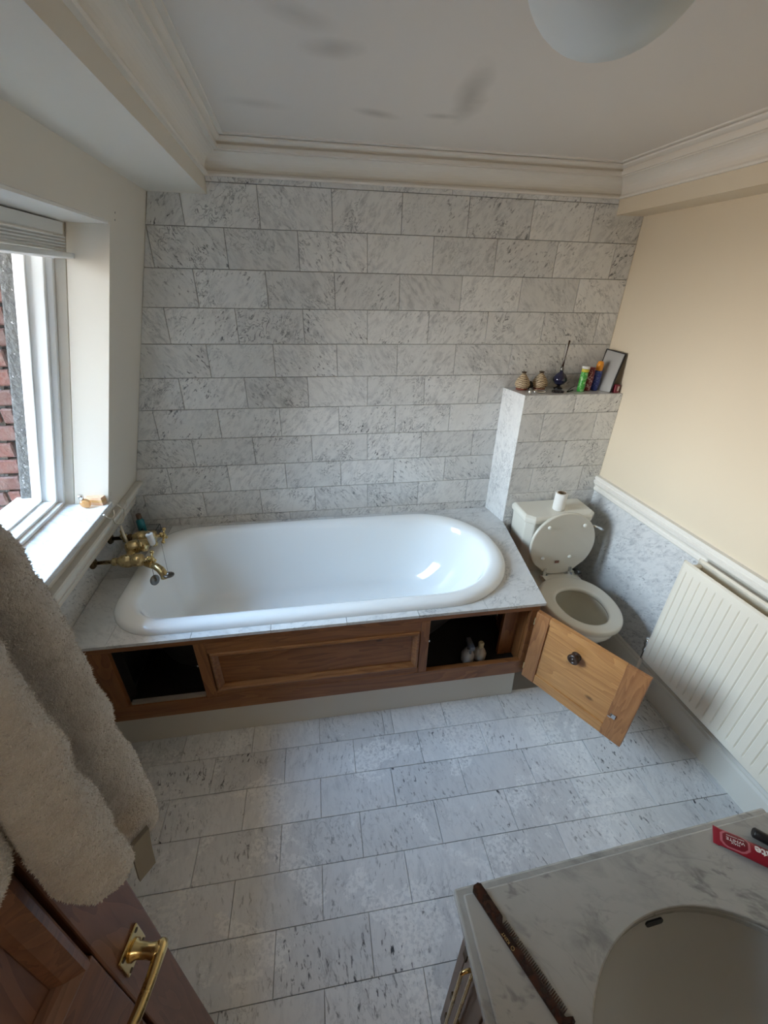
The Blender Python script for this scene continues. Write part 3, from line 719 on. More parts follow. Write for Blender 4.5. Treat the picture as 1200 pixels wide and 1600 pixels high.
# plugs hanging on chains from the handles
def plug(name, top, bot, tilt, label):
    t = thing(name, bot, label, 'plug', 'bath plugs hanging on chains')
    ch = MB(); n = 22
    for i in range(n+1):
        q = Vector(top).lerp(Vector(bot), i/n); ch.sphere(q, .0016, 6, 4)
    ch.tube([top, bot], .0006, 5); ch.build('bead_chain', M_nickel, t)
    MB().lathe([(.021,-.004),(.024,0),(.024,.004),(.019,.006),(.012,.007),(.006,.009),(.005,.014),(.0,.014)], bot, tilt, 20).build('plug_disc', M_nickel, t)
plug('bath_plug', (-.283,-.512,.735), (-.268,-.558,.684), (.85,-.45,.15), 'metal bath plug hanging on edge below the front tap handle')
plug('bath_plug', (-.302,-.310,.735), (-.205,-.558,.705), (.1,.1,1), 'metal bath plug lying flat by the spout on a long chain')

# ------------------------------------------------------------------ toiletries at the tap end of the deck
b1 = thing('shampoo_bottle', (-.485,-.055,DECK), 'teal bottle with dark brown cap in the corner behind the taps', 'bottle')
MB().lathe([(.018,0),(.020,.006),(.020,.075),(.012,.088),(.010,.09)], (-.485,-.055,DECK), (0,0,1), 20).build('bottle_body', mat('teal_plastic', (.02,.22,.27), .3), b1)
MB().lathe([(.013,0),(.014,.004),(.013,.026),(.010,.028)], (-.485,-.055,DECK+.088), (0,0,1), 18).build('cap', mat('brown_cap', (.10,.055,.03), .4), b1)
b2 = thing('soap_tray', (-.43,-.10,DECK), 'clear glass soap tray behind the taps', 'tray')
tr = MB().box((-.475,-.135,DECK),(-.395,-.04,DECK+.006))
for lo, hi in (((-.475,-.135,DECK+.006),(-.471,-.04,DECK+.04)),((-.399,-.135,DECK+.006),(-.395,-.04,DECK+.04)),((-.471,-.135,DECK+.006),(-.399,-.131,DECK+.04)),((-.471,-.044,DECK+.006),(-.399,-.04,DECK+.04))): tr.box(lo, hi)
tr.build('tray_body', glassm('clear_acrylic', (.92,.95,.95), .05), b2)
b3 = thing('cream_jar', (-.440,-.205,DECK), 'small round jar with gold lid beside the back tap', 'jar')
MB().lathe([(.026,0),(.030,.004),(.030,.045),(.027,.048)], (-.440,-.205,DECK), (0,0,1), 22).build('jar_body', mat('amber_jar', (.20,.12,.04), .25), b3)
MB().lathe([(.031,0),(.031,.022),(.028,.025)], (-.440,-.205,DECK+.048), (0,0,1), 22).build('lid', M_brass, b3)

# ------------------------------------------------------------------ window-sill things
sx, sy = -.505, -.412
pb = thing('perfume_bottle', (sx+.0, sy-.012, WIN_Z0), 'small round amber perfume bottle with silver cap on the sill', 'bottle')
MB().sphere((sx-.005, sy-.012, WIN_Z0+.022), .022, 16, 10, (1,.65,1)).build('glass_body', mat('amber_glass', (.85,.50,.22), .03, 0, Transmission_Weight=.75, IOR=1.4), pb)
MB().lathe([(.008,0),(.008,.006),(.010,.008),(.010,.022),(.008,.024)], (sx-.012, sy-.014, WIN_Z0+.040), (0,0,1), 14).build('cap', M_chrome, pb)
pbx = thing('perfume_box', (sx+.02, sy+.03, WIN_Z0), 'peach-coloured carton behind the perfume bottle on the sill', 'box')
Mx = Matrix.Translation((sx+.022, sy+.022, WIN_Z0)) @ Matrix.Rotation(math.radians(-12), 4, 'Z')
MB().box((-.036,-.014,0),(.036,.014,.038),Mx).build('carton', mat('peach_card', (.78,.50,.32), .4), pbx, bevel=.001)
MB().box((-.0365,-.0145,.014),(.0365,.0145,.026),Mx).build('gold_band', mat('gold_card', (.72,.45,.20), .3, .3), pbx)

# ------------------------------------------------------------------ toilet
TX = 1.785
tl = thing('toilet', (TX, -.55, 0), 'ivory close-coupled toilet with seat lid raised against the cistern', 'toilet')
CYB, CYF = -.205, -.405
def octring(x0, x1, y0, y1, c, z): return [(x0,y1,z),(x0,y0+c,z),(x0+c,y0,z),(x1-c,y0,z),(x1,y0+c,z),(x1,y1,z)]
cs = MB().loft([octring(1.615,1.955,CYF+.03,CYB,.035,.40), octring(1.605,1.965,CYF+.018,CYB,.035,.46), octring(1.592,1.978,CYF+.010,CYB,.038,.745)], True, True, True, False)
cs.build('cistern', M_ceram, tl, bevel=.006, seg=3)
cl_ = MB().loft([octring(1.580,1.990,CYF-.006,CYB-.001,.042,.742), octring(1.578,1.992,CYF-.008,CYB-.001,.042,.755), octring(1.578,1.992,CYF-.008,CYB-.001,.042,.772), octring(1.590,1.980,CYF+.006,CYB-.006,.038,.785)], True, True, True, False)
cl_.build('cistern_lid', M_ceram, tl, bevel=.005, seg=3)
lever = MB().lathe([(.012,0),(.012,.008),(.007,.012),(.006,.02)], (1.962,CYF+.012,.715), (.35,-1,0), 14)
lever.tube([(1.968,CYF-.006,.715),(1.985,CYF-.014,.712),(2.01,CYF-.020,.702),(2.032,CYF-.022,.694)], [.006,.007,.008,.006], 10, True, .6)
lever.build('flush_lever', M_chrome, tl)
def ell(cx, cy, rx, ryb, ryf, z, n=40, sq=2.0):
    out = []
    for i in range(n):
        a = 2*math.pi*i/n; c, s = math.cos(a), math.sin(a)
        x = math.copysign(abs(c)**(2/sq), c)*rx; y = math.copysign(abs(s)**(2/sq), s)*(ryb if s > 0 else ryf)
        out.append((cx+x, cy+y, z))
    return out
bowl = MB()
br_ = [ell(TX,-.60,.105,.17,.12,.0,sq=2.6), ell(TX,-.60,.110,.17,.125,.02,sq=2.6), ell(TX,-.60,.095,.15,.11,.08), ell(TX,-.60,.092,.15,.11,.16), ell(TX,-.62,.115,.17,.17,.24), ell(TX,-.66,.150,.20,.21,.31), ell(TX,-.69,.172,.235,.222,.37), ell(TX,-.69,.176,.24,.226,.400), ell(TX,-.69,.172,.236,.222,.408),
       ell(TX,-.70,.140,.16,.185,.408), ell(TX,-.70,.132,.15,.178,.395), ell(TX,-.70,.138,.155,.182,.37), ell(TX,-.70,.125,.145,.165,.33), ell(TX,-.69,.100,.125,.13,.27), ell(TX,-.68,.075,.10,.09,.215)]
bowl.loft(br_, True, True, True, True); bo = bowl.build('bowl', M_ceram, tl, fixn=False)
MB().loft([ell(TX,-.68,.088,.112,.11,.240), ell(TX,-.68,.088,.112,.11,.2405)], True, True, True, False).build('water', M_bowlwater, tl)
MB().loft([octring(1.655,1.915,-.56,CYB-.1,.05,.30), octring(1.625,1.945,-.56,CYB-.02,.06,.375), octring(1.625,1.945,-.56,CYB-.02,.06,.402)], True, True, True, False).build('bowl_shelf', M_ceram, tl, bevel=.008, seg=3)
# seat ring
st = MB(); outer = lambda d, z: ell(TX,-.690,.190-d,.205-d,.240-d,z,48,2.15); inner = lambda d, z: ell(TX,-.712,.118+d,.118+d,.155+d,z,48,2.1)
st.loft([outer(.004,.412), outer(0,.418), outer(.0,.428), outer(.0025,.4365), outer(.008,.4395), outer(.02,.440), inner(.02,.440), inner(.008,.4395), inner(.0025,.4365), inner(0,.428), inner(.004,.414), outer(.02,.412)], True, False, False, True)
st.add([(TX-.085,-.56,.413),(TX+.085,-.56,.413),(TX+.085,-.455,.413),(TX-.085,-.455,.413),(TX-.085,-.56,.439),(TX+.085,-.56,.439),(TX+.085,-.455,.437),(TX-.085,-.455,.437)], [(0,3,2,1),(4,5,6,7),(0,1,5,4),(1,2,6,5),(2,3,7,6),(3,0,4,7)])
st.build('seat', M_seat, tl, fixn=False)
# raised lid: rounded disc with a narrower hinge end, leaning back on the cistern
def lid_ring(d, off):
    out = []
    for i in range(56):
        a = 2*math.pi*i/56; c, s = math.cos(a), math.sin(a)
        r = .190 if s > -.2 else .190
        x, y = r*c, .19*s+.205
        if y < .075:
            x = math.copysign(min(abs(x), .080+.055*(max(y,0)/.075)**2), x)
        y = max(y, .018)
        k = 1-d/.19
        x *= k; y = (y-.205)*k+.205
        out.append((TX+.005+x, -.428+off+.030*(1-y/.395)*-1, .425+y*.995))
    return out
MB().loft([lid_ring(.006,-.009), lid_ring(0,-.006), lid_ring(0,.006), lid_ring(.006,.009)], True, True, True, True).build('seat_lid', M_seat, tl)
for bx, bz in ((-.10,.745),(.105,.745),(-.105,.555),(.055,.555)):
    MB().lathe([(.010,0),(.010,.004),(.007,.009),(.002,.011)], (TX+bx, -.447-(.79-bz)*.06, bz), (0,-1,0), 14).build('lid_buffer', mat('buffer_plastic', (.80,.78,.70), .3), tl)
MB().box((TX-.028,-.468,.520),(TX-.004,-.4665,.536)).build('maker_sticker', mat('brown_sticker', (.20,.09,.06), .4), tl)
for s in (-.075, .075):
    hgm = MB().box((TX+s-.008,-.470,.425),(TX+s+.008,-.452,.485)); hgm.tube([(TX+s-.022,-.462,.432),(TX+s+.022,-.462,.432)], .009, 12)
    hgm.build('hinge', M_chrome, tl)
MB().tube([(1.93,-.44,.42),(1.97,-.42,.40),(1.98,-.36,.38),(1.97,-.30,.36)], .012, 10).build('supply_pipe', M_nickel, tl)
MB().tube([(1.62,-.46,.41),(1.60,-.43,.40),(1.60,-.36,.38)], .012, 10).build('overflow_pipe', M_dark, tl)

# toilet roll standing on the cistern
RX, RY = 1.795, -.325
ro = thing('toilet_roll', (RX, RY, .7855), 'nearly used white toilet roll standing on the cistern lid', 'toilet roll')
MB().lathe([(.0215,.0),(.031,.0),(.032,.002),(.032,.098),(.031,.100),(.0215,.100),(.0215,.0)], (RX,RY,.7855), (0,0,1), 32, True, False).build('paper', M_paper, ro)
MB().lathe([(.0195,.001),(.0213,.001),(.0213,.101),(.0195,.101),(.0195,.001)], (RX,RY,.7855), (0,0,1), 28, True, False).build('card_tube', M_card, ro)

# ------------------------------------------------------------------ radiator
ry0, ry1, rz0, rz1 = -.965, -1.80, .285, .868
rad = thing('radiator', (wall_r(-1.35,.1), -1.35, .285), 'ivory double-panel radiator with vertical flutes under the dado rail', 'radiator')
def rad_panel(off, name):
    mb = MB(); ys = []; y = ry0
    pts = [(ry0, .006), (ry0-.012, .0)]
    y = ry0-.030
    while y > ry1+.03:
        pts += [(y, 0.0), (y-.0025, .0045), (y-.0045, .0045), (y-.007, 0.0)]; y -= .0345
    pts += [(ry1+.012, 0.0), (ry1, .006)]
    X = lambda y_, o: wall_r(y_, off)+o
    rings = []
    zs = [(rz0, .010, 0), (rz0+.006, .002, 0), (rz0+.035, 0, 0), (rz0+.05, 0, 1), (rz1-.05, 0, 1), (rz1-.035, 0, 0), (rz1-.006, .002, 0), (rz1, .010, 0)]
    for z, e, k in zs: rings.append([(X(y_, d*k + e + (d if y_ in (ry0, ry1) else 0)*(1-k)), y_, z) for y_, d in pts])
    mb.loft(rings, False, False, False, False)
    back = [[(X(y_, .013), y_, z) for y_ in (ry0, ry1)] for z in (rz0, rz1)]; mb.loft(back, False, False, False, False)
    for z in (rz0, rz1): mb.loft([[(X(y_, .010), y_, z) for y_ in (ry0, ry1)], [(X(y_, .013), y_, z) for y_ in (ry0, ry1)]], False, False, False, False)
    for y_ in (ry0, ry1): mb.loft([[(X(y_, .006), y_, z) for z in (rz0, rz1)], [(X(y_, .013), y_, z) for z in (rz0, rz1)]], False, False, False, False)
    o = mb.build(name, M_rad, rad, bevel=.0012); return o
rad_panel(.135, 'front_panel'); rad_panel(.062, 'back_panel')
for i in range(24):
    y = ry0-.03-i*.033
    MB().box((wall_r(y,.118), y-.0006, rz0+.03), (wall_r(y,.066), y+.0006, rz1-.03)).build('convector_fin', M_rad, rad)
for y in (ry0-.02, ry1+.03):
    MB().tube([(wall_r(y,.128), y, rz1-.03), (wall_r(y,.055), y, rz1-.03)], .013, 12).build('connector_pipe', M_rad, rad)
    MB().tube([(wall_r(y,.128), y, rz0+.03), (wall_r(y,.055), y, rz0+.03)], .013, 12).build('connector_pipe', M_rad, rad)
MB().box((wall_r(-1.1,.062), -1.11, .34), (wall_r(-1.1,.0)-.006, -1.09, .80)).build('wall_bracket', M_rad, rad)
vy = ry0+.028
vx = wall_r(vy, .090)
MB().lathe([(.008,-.05),(.008,0),(.013,.0),(.014,.012),(.012,.02),(.012,.036),(.017,.040),(.018,.070),(.016,.074),(.004,.076)], (vx,vy,.300), (0,0,1), 18).build('lockshield_valve', M_chrome, rad)
MB().tube([(vx,vy,.318),(vx,ry0-.004,.318)], .009, 12).build('valve_union', M_chrome, rad)
MB().tube([(vx,vy,.0),(vx,vy,.26)], .0075, 12).build('feed_pipe', M_white, rad)

# ------------------------------------------------------------------ vanity unit
VX0, VX1, VY0, VY1 = .700, 1.450, -1.858, NEAR+.002
van = thing('vanity_unit', (1.08, -2.2, 0), 'brown wooden vanity cabinet under a marble worktop', 'vanity unit')
vx_, vyf = .742, -1.832
MB().hexa([(vx_+.018,VY1,0),(VX1,VY1,0),(VX1,-1.889,0),(vx_+.018,-1.889,0),(vx_+.018,VY1,.62),(VX1,VY1,.62),(VX1,-1.889,.62),(vx_+.018,-1.889,.62)]).build('carcass', M_vanwood, van)
MB().box((vx_+.001,-1.888,0),(VX1,-1.8685,.8175)).build('end_panel', M_vanwood, van)
MB().box((vx_,-1.893,0),(vx_+.020,-1.868,.8175)).build('stile', M_vanwood, van, bevel=.002)
MB().box((vx_+.002,VY1,.76),(vx_+.020,-1.893,.8175)).build('rail', M_vanwood, van, bevel=.002)
ydoors = [-1.896, -1.984, -1.988, -2.30]
for a, b in ((ydoors[0], ydoors[1]), (ydoors[2], ydoors[3])):
    d_ = MB().box((vx_-.002, b, .10), (vx_+.016, a, .757)).build('cabinet_door', M_vanwood, van, bevel=.003)
    if a == ydoors[0]:
        for z in (.61, .31, .14):
            MB().box((vx_-.005, a-.006, z-.022), (vx_+.002, a+.008, z+.022)).build('hinge', M_darkbrass, d_)
    my = -1.938 if a == ydoors[0] else -2.030
    zt, zb = .700, .300; lo_ = []
    for i in range(13): a_ = math.pi*i/12; lo_.append((vx_-.024+.012*math.cos(a_), my, zt-.012+.012*math.sin(a_)))
    for i in range(13): a_ = math.pi+math.pi*i/12; lo_.append((vx_-.024+.012*math.cos(a_), my, zb+.012+.012*math.sin(a_)))
    lo_.append(lo_[0]); MB().tube(lo_, .0038, 10, False).build('loop_handle', M_brass, d_)
    for z in (zt-.03, zb+.03): MB().tube([(vx_-.002,my,z),(vx_-.013,my,z)], .005, 10).build('handle_peg', M_brass, d_)
# worktop with moulded edge and oval hole
BCX, BCY, BRX, BRY = 1.085, -2.165, .255, .215
wt = thing('vanity_worktop', (1.08, -2.2, .82), 'grey-veined marble worktop with stepped moulded edge', 'worktop')
bh = [(BCX+BRX*math.cos(2*math.pi*i/64), BCY+BRY*math.sin(2*math.pi*i/64)) for i in range(64)]
plate([(VX0,VY1),(VX1,VY1),(VX1-.010,VY0+.034),(VX0,VY0)], bh, .818, .8385, 'lower_edge', M_vanity_marble, wt, bevel=.004)
plate([(VX0+.014,VY1),(VX1,VY1),(VX1-.010,VY0+.020),(VX0+.014,VY0-.014)], bh, .8385, .850, 'top_slab', M_vanity_marble, wt, bevel=.003)
bas = thing('wash_basin', (BCX, BCY, .70), 'oval undermounted basin with overflow slot in the vanity worktop', 'basin')
rr_ = []
for k, z in ((1.02,.818),(1.03,.80),(1.0,.775),(.93,.74),(.80,.705),(.60,.685),(.30,.675),(.06,.672)):
    rr_.append([(BCX+BRX*k*math.cos(2*math.pi*i/64), BCY+BRY*k*math.sin(2*math.pi*i/64), z) for i in range(64)])
MB().loft(rr_, True, False, True, True).build('basin_bowl', M_basin, bas, fixn=False)
a0 = math.radians(93); op = Vector((BCX+BRX*.992*math.cos(a0), BCY+BRY*.992*math.sin(a0), .803))
ta = Vector((-BRX*math.sin(a0), BRY*math.cos(a0), 0)).normalized(); nn = Vector((-math.cos(a0), -math.sin(a0), .35)).normalized(); up = nn.cross(ta)
sl_ = []
for i in range(24):
    a = 2*math.pi*i/24; u = (.013 if math.cos(a) > 0 else -.013)+.006*math.cos(a); sl_.append(op+ta*u+up*(.006*math.sin(a)))
MB().prism(sl_, nn*.003).build('overflow_slot', M_black, bas)
MB().lathe([(.022,0),(.022,.003),(.015,.003),(.013,.0)], (BCX,BCY,.674), (0,0,1), 20).build('waste', M_chrome, bas)

# comb
cA = Vector((.727, -1.868)); cB = Vector((.815, -2.060)); cdv = (cB-cA).normalized(); cn = Vector((-cdv.y, cdv.x)); CL = (cB-cA).length
if cn.x < 0: cn = -cn
def CP(s, w, z): q = cA+cdv*s+cn*w; return (q.x, q.y, z)
M_tort = mat('tortoiseshell', (.050,.014,.008), .12); T_ = NT(M_tort); co_, _ = T_.coords(False)
T_.link(T_.mix(T_.ramp(T_.noise(co_, 60, 3, .5, .5), [(.45, 0.0), (.65, 1.0)]), (.018,.007,.006), (.055,.017,.009)), T_.b.inputs['Base Color'])
cb = thing('comb', CP(CL/2, .01, .85), 'dark tortoiseshell comb lying on the vanity worktop', 'comb')
sp_ = [CP(s, w, .8505) for s, w in ((.006,.002),(.0,.010),(.001,.020),(.006,.0245),(.062,.0235),(.068,.0160),(CL-.012,.0155),(CL-.006,.026),(CL,.024),(CL,.004),(CL-.004,.0))]
MB().prism(sp_, (0,0,.0045)).build('comb_spine', M_tort, cb, bevel=.001)
for i in range(40):
    s = .070+i*(CL-.086)/39; wd = .0009 if s < .13 else .0012
    MB().hexa([CP(s-wd,.0155,.851),CP(s+wd,.0155,.851),CP(s+.0004,.0255,.852),CP(s-.0004,.0255,.852),CP(s-wd,.0155,.8545),CP(s+wd,.0155,.8545),CP(s+.0004,.0255,.8535),CP(s-.0004,.0255,.8535)]).build('tooth', M_tort, cb)
# ------------------------------------------------------------------ lettering
def text(body, size, M, m_, name, parent, ext=.0002, sx_=1.0, bold=0.0):
    cu = bpy.data.curves.new(name, 'FONT'); cu.body = body; cu.size = size; cu.extrude = ext; cu.align_x = 'CENTER'; cu.align_y = 'CENTER'; cu.offset = bold; cu.resolution_u = 3
    o = bpy.data.objects.new(name, cu); COL.objects.link(o)
    dg = bpy.context.evaluated_depsgraph_get(); me = bpy.data.meshes.new_from_object(o.evaluated_get(dg))
    bpy.data.objects.remove(o); me.transform(M @ Matrix.Diagonal((sx_,1,1,1))); me.name = name; me.materials.clear(); me.materials.append(m_)
    ob = bpy.data.objects.new(name, me); link(ob, parent); return ob
def frame(o, xdir, ydir):
    x = Vector(xdir).normalized(); y = Vector(ydir); y = (y-x*y.dot(x)).normalized(); z = x.cross(y)
    M_ = Matrix((x, y, z)).transposed().to_4x4(); M_.translation = Vector(o); return M_
M_gold = mat('gold_print', (.62,.48,.20), .35, .6)
c3d = Vector((cdv.x, cdv.y, 0)); n3d = Vector((cn.x, cn.y, 0))
text('KENT', .0068, frame(CP(.085,.0052,.8551), -c3d, -n3d), M_gold, 'gold_lettering', cb)
mb = MB().lathe([(.0024,0),(.0031,0),(.0031,.0002),(.0024,.0002),(.0024,0)], CP(.1005,.0052,.8551), (0,0,1), 16, False, False); mb.build('gold_emblem', M_gold, cb)

# toothpaste tube
tA = Vector((1.272, -1.857)); tB = Vector((1.418, -1.990)); td = (tB-tA).normalized(); tn = Vector((-td.y, td.x)); TL = (tB-tA).length
def TP(s, w, z): q = tA+td*s+tn*w; return (q.x, q.y, z)
tt = thing('toothpaste_tube', (*((tA+tB)/2), .85), 'red and white toothpaste tube on the vanity worktop', 'toothpaste')
M_red = mat('red_tube_plastic', (.26,.009,.022), .28)
hw_ = .0185; body = MB(); rg = []
for s, h, w in ((0,.0012,hw_+.001),(.010,.0014,hw_+.001),(.012,.0025,hw_),(.04,.007,hw_),(.09,.0115,hw_-.001),(TL-.045,.0145,hw_-.002),(TL-.038,.013,.014),(TL-.036,.008,.009)):
    rg.append([TP(s, w*math.cos(2*math.pi*i/20), .8508+h*(1+math.sin(2*math.pi*i/20))) for i in range(20)])
body.loft(rg, True, True, True, True); body.build('tube_body', M_red, tt)
def ttop(s): # height of the tube top
    pts_ = [(0,.0012),(.012,.0025),(.04,.007),(.09,.0115),(TL-.045,.0145)]
    for (a, b), (c, d) in zip(pts_[:-1], pts_[1:]):
        if s <= c: return .8508+2*(b+(d-b)*(s-a)/(c-a))
    return .8508+2*pts_[-1][1]
MB().lathe([(.012,0),(.013,.003),(.013,.030),(.011,.032)], TP(TL-.036, 0, .8508+.0135), (td.x,td.y,0), 20).build('cap', mat('white_cap', (.8,.8,.8), .3), tt)
M_whitep = mat('white_print', (.82,.80,.80), .4); M_darkred = mat('dark_red_print', (.17,.006,.016), .3); M_pink = mat('pink_print', (.46,.13,.16), .35)
t3 = Vector((td.x, td.y, 0)); n3 = Vector((tn.x, tn.y, 0))
def decal_pt(s, w, lift=.0004):
    h = (ttop(s)-.8508)/2
    return Vector(TP(s, w, .8508+h+h*math.sqrt(max(0, 1-(w/(hw_))**2))+lift))
def badge(s0, s1, w0, name, m_, lift):
    n = 12; mbx = MB(); rings = []
    for j in range(9):
        t = j/8; s = s0+(s1-s0)*t; hw2 = w0*min(1, 4.0*min(t, 1-t)+.25)**.5
        rings.append([decal_pt(s, -hw2+2*hw2*i/n, lift) for i in range(n+1)])
    mbx.loft(rings, False, False, False, True); return mbx.build(name, m_, tt)
badge(.011, .058, .0172, 'badge_rim', M_pink, .0004); badge(.015, .054, .0150, 'badge', M_darkred, .0007)
side = -1
sl0 = (decal_pt(.05,0)-decal_pt(.025,0)).normalized()
text('MAX', .0062, frame(decal_pt(.0345, -.0062, .0016), -sl0, -n3*-1*-1), M_whitep, 'printed_words', tt, .0001, 1.1)
text('WHITE', .0088, frame(decal_pt(.0345, .0002, .0012), -sl0, -n3), M_whitep, 'printed_words', tt, .0001, 1.1)
text('EXPERT WHITENING', .0028, frame(decal_pt(.0345, .0072, .0014), -sl0, -n3), M_whitep, 'printed_words', tt, .0001, 1.1)
sl1 = (decal_pt(.13,0)-decal_pt(.08,0)).normalized()
text('Colgate', .0225, frame(decal_pt(.0985, -.001, .0020), -sl1, -n3), M_whitep, 'printed_words', tt, .0001, 1.0, .0006)
# black capped tube beside it
dk0 = Vector((1.352, -1.870)); dk1 = Vector((1.43, -1.948))
bt = thing('black_tube', (*((dk0+dk1)/2), .85), 'black cylindrical tube lying beside the red toothpaste tube', 'tube')
dv = (dk1-dk0).normalized()
MB().lathe([(.008,0),(.0105,.002),(.0105,.045),(.0095,.046)], (dk0.x,dk0.y,.8612), (dv.x,dv.y,0), 20).build('cap', M_black, bt)
MB().lathe([(.0098,.0465),(.0098,.100),(.008,.104)], (dk0.x,dk0.y,.8612), (dv.x,dv.y,0), 20).build('barrel', M_dark, bt)

# ------------------------------------------------------------------ things on the boxing shelf
S = BTOP+.0002
def pot_mat():
    M = mat('striped_woven_pot', (.48,.36,.22), .6); T = NT(M); co, _ = T.coords(False)
    w = T.new('ShaderNodeTexWave'); T.link(T.mapping(co, rot=(18,9,0)), w.inputs['Vector']); w.bands_direction = 'Z'; w.inputs['Scale'].default_value = 34; w.inputs['Distortion'].default_value = 6; w.inputs['Detail'].default_value = 3; w.inputs['Detail Scale'].default_value = 1.2
    T.link(T.mix(T.ramp(w.outputs[0], [(.3, 0.0), (.6, 1.0)]), (.16,.10,.06), (.60,.47,.30)), T.b.inputs['Base Color']); return M
M_pot = pot_mat(); M_potbase = mat('terracotta_foot', (.20,.055,.03), .5)
for px, py, sc_, lab in ((1.588,-.060,1.0,'striped bulb-shaped pot at the open end of the shelf'), (1.690,-.055,1.05,'striped bulb-shaped pot next to the dark glass scent bottle')):
    t = thing('scent_pot', (px,py,S), lab, 'pot', 'striped pots on the shelf')
    p_ = MB().lathe([(.026*sc_,.008),(.037*sc_,.018),(.039*sc_,.030),(.034*sc_,.048),(.022*sc_,.066),(.011*sc_,.080),(.009*sc_,.084)], (px,py,S), (0,0,1), 28); p_.build('pot_body', M_pot, t)
    MB().lathe([(.024*sc_,0),(.030*sc_,.002),(.030*sc_,.008),(.026*sc_,.010)], (px,py,S), (0,0,1), 24).build('foot', M_potbase, t)
    MB().lathe([(.008*sc_,.082),(.012*sc_,.088),(.013*sc_,.092),(.008*sc_,.093),(.006*sc_,.088)], (px,py,S), (0,0,1), 20).build('neck', mat('dark_brown_rim', (.06,.035,.02), .5), t)
t = thing('dark_ball', (1.640,-.045,S), 'small dark ball between the two striped pots', 'ball')
MB().sphere((1.640,-.045,S+.019), .019, 14, 10).build('ball_body', mat('matt_black_sponge', (.018,.016,.016), .9), t)
MB().lathe([(.006,0),(.008,.002),(.006,.004)], (1.640,-.045,S+.036), (0,0,1), 10).build('tip', M_dark, t)
t = thing('lipstick_tube', (1.578,-.172,S), 'tiny silver tube standing at the corner of the shelf', 'tube')
MB().lathe([(.0055,0),(.006,.001),(.006,.018),(.0055,.019)], (1.578,-.172,S), (0,0,1), 14).build('case', M_chrome, t)
MB().lathe([(.0052,.019),(.0052,.030),(.004,.032)], (1.578,-.172,S), (0,0,1), 14).build('cap', M_nickel, t)
t = thing('bracelet', (1.655,-.130,S), 'silver ring-shaped bracelet lying flat on the shelf edge', 'bracelet')
MB().tube([(1.655+.034*math.cos(a*math.pi/14), -.130+.022*math.sin(a*math.pi/14), S+.005) for a in range(29)], .0045, 8).build('band', M_chrome, t)
MB().lathe([(.020,0),(.021,.004),(.017,.007)], (1.655,-.130,S+.0005), (0,0,1), 20, sx=1.2, sy=.8).build('face', M_black, t)
# scent bottle with long stopper
px, py = 1.803, -.055
t = thing('scent_bottle', (px,py,S), 'dark blue glass scent bottle with tall thin stopper', 'bottle')
M_blueg = mat('cobalt_glass', (.010,.012,.045), .06, Coat_Weight=.6)
MB().lathe([(.022,0),(.024,.003),(.010,.012),(.008,.020)], (px,py,S), (0,0,1), 24).build('foot', M_black, t)
MB().lathe([(.008,.018),(.026,.028),(.038,.046),(.037,.058),(.024,.076),(.010,.088),(.008,.098)], (px,py,S), (0,0,1), 28).build('bulb', M_blueg, t)
MB().lathe([(.009,.096),(.010,.100),(.008,.108),(.006,.116)], (px,py,S), (0,0,1), 18).build('collar', M_nickel, t)
MB().tube([(px,py,S+.114),(px+.003,py,S+.15),(px+.006,py,S+.20),(px+.008,py,S+.245)], [.0055,.0035,.0028,.0045], 10).build('stopper', mat('dark_amber_rod', (.04,.018,.012), .2), t)
# hair clips
for hx_, hy_, rz_, lab in ((1.752,-.142,-20,'dark claw hair clip at the front of the shelf'), (1.838,-.118,35,'thin dark hair slide below the scent bottle')):
    t = thing('hair_clip', (hx_,hy_,S), lab, 'hair clip')
    Mh = Matrix.Translation((hx_,hy_,S)) @ Matrix.Rotation(math.radians(rz_), 4, 'Z')
    if rz_ < 0:
        MB().box((-.030,-.010,.0),(.030,.010,.012),Mh).build('clip_body', M_black, t, bevel=.004)
        for i in range(5): MB().tube([Mh @ Vector((-.024+i*.012,-.010,.010)), Mh @ Vector((-.024+i*.012,-.016,.006)), Mh @ Vector((-.024+i*.012,-.017,.001))], .0022, 8).build('claw', mat('smoky_plastic', (.06,.04,.04), .2), t)
    else:
        MB().box((-.034,-.004,.0),(.034,.004,.005),Mh).build('clip_body', M_black, t, bevel=.001)
        MB().tube([Mh @ Vector((-.034,0,.006)), Mh @ Vector((0,0,.016)), Mh @ Vector((.040,0,.020))], .002, 8).build('spring', M_dark, t)
# green tube
def swirl(name, c1, c2, sc_=60):
    M = mat(name, c1, .3); T = NT(M); co, _ = T.coords(False)
    T.link(T.mix(T.ramp(T.noise(co, sc_, 2, .5, 1.5), [(.52, 0.0), (.56, 1.0)]), c1, c2), T.b.inputs['Base Color']); return M
px, py = 1.890, -.125
t = thing('green_tube', (px,py,S), 'bright green tube with white cap on the shelf', 'tube')
lean = (.035,.0,1)
MB().lathe([(.017,0),(.018,.003),(.018,.102),(.016,.104)], (px,py,S), lean, 24).build('tube_body', swirl('green_print', (.05,.34,.05), (.30,.60,.25), 45), t)
MB().lathe([(.0185,.100),(.0185,.116)], (px,py,S), lean, 24).build('yellow_band', mat('yellow_plastic', (.62,.55,.06), .4), t)
MB().lathe([(.020,.116),(.020,.126),(.018,.128)], (px,py,S), lean, 24).build('cap', mat('white_plastic', (.75,.75,.73), .35), t)
px, py = 1.937, -.105
t = thing('shower_gel_bottle', (px,py,S), 'dark red bottle between the green tube and the blue bottle', 'bottle')
MB().lathe([(.021,0),(.022,.003),(.023,.06),(.021,.105),(.015,.112)], (px,py,S), (.04,0,1), 24, sx=1.0, sy=.8).build('bottle_body', swirl('crimson_print', (.16,.01,.02), (.50,.30,.30), 70), t)
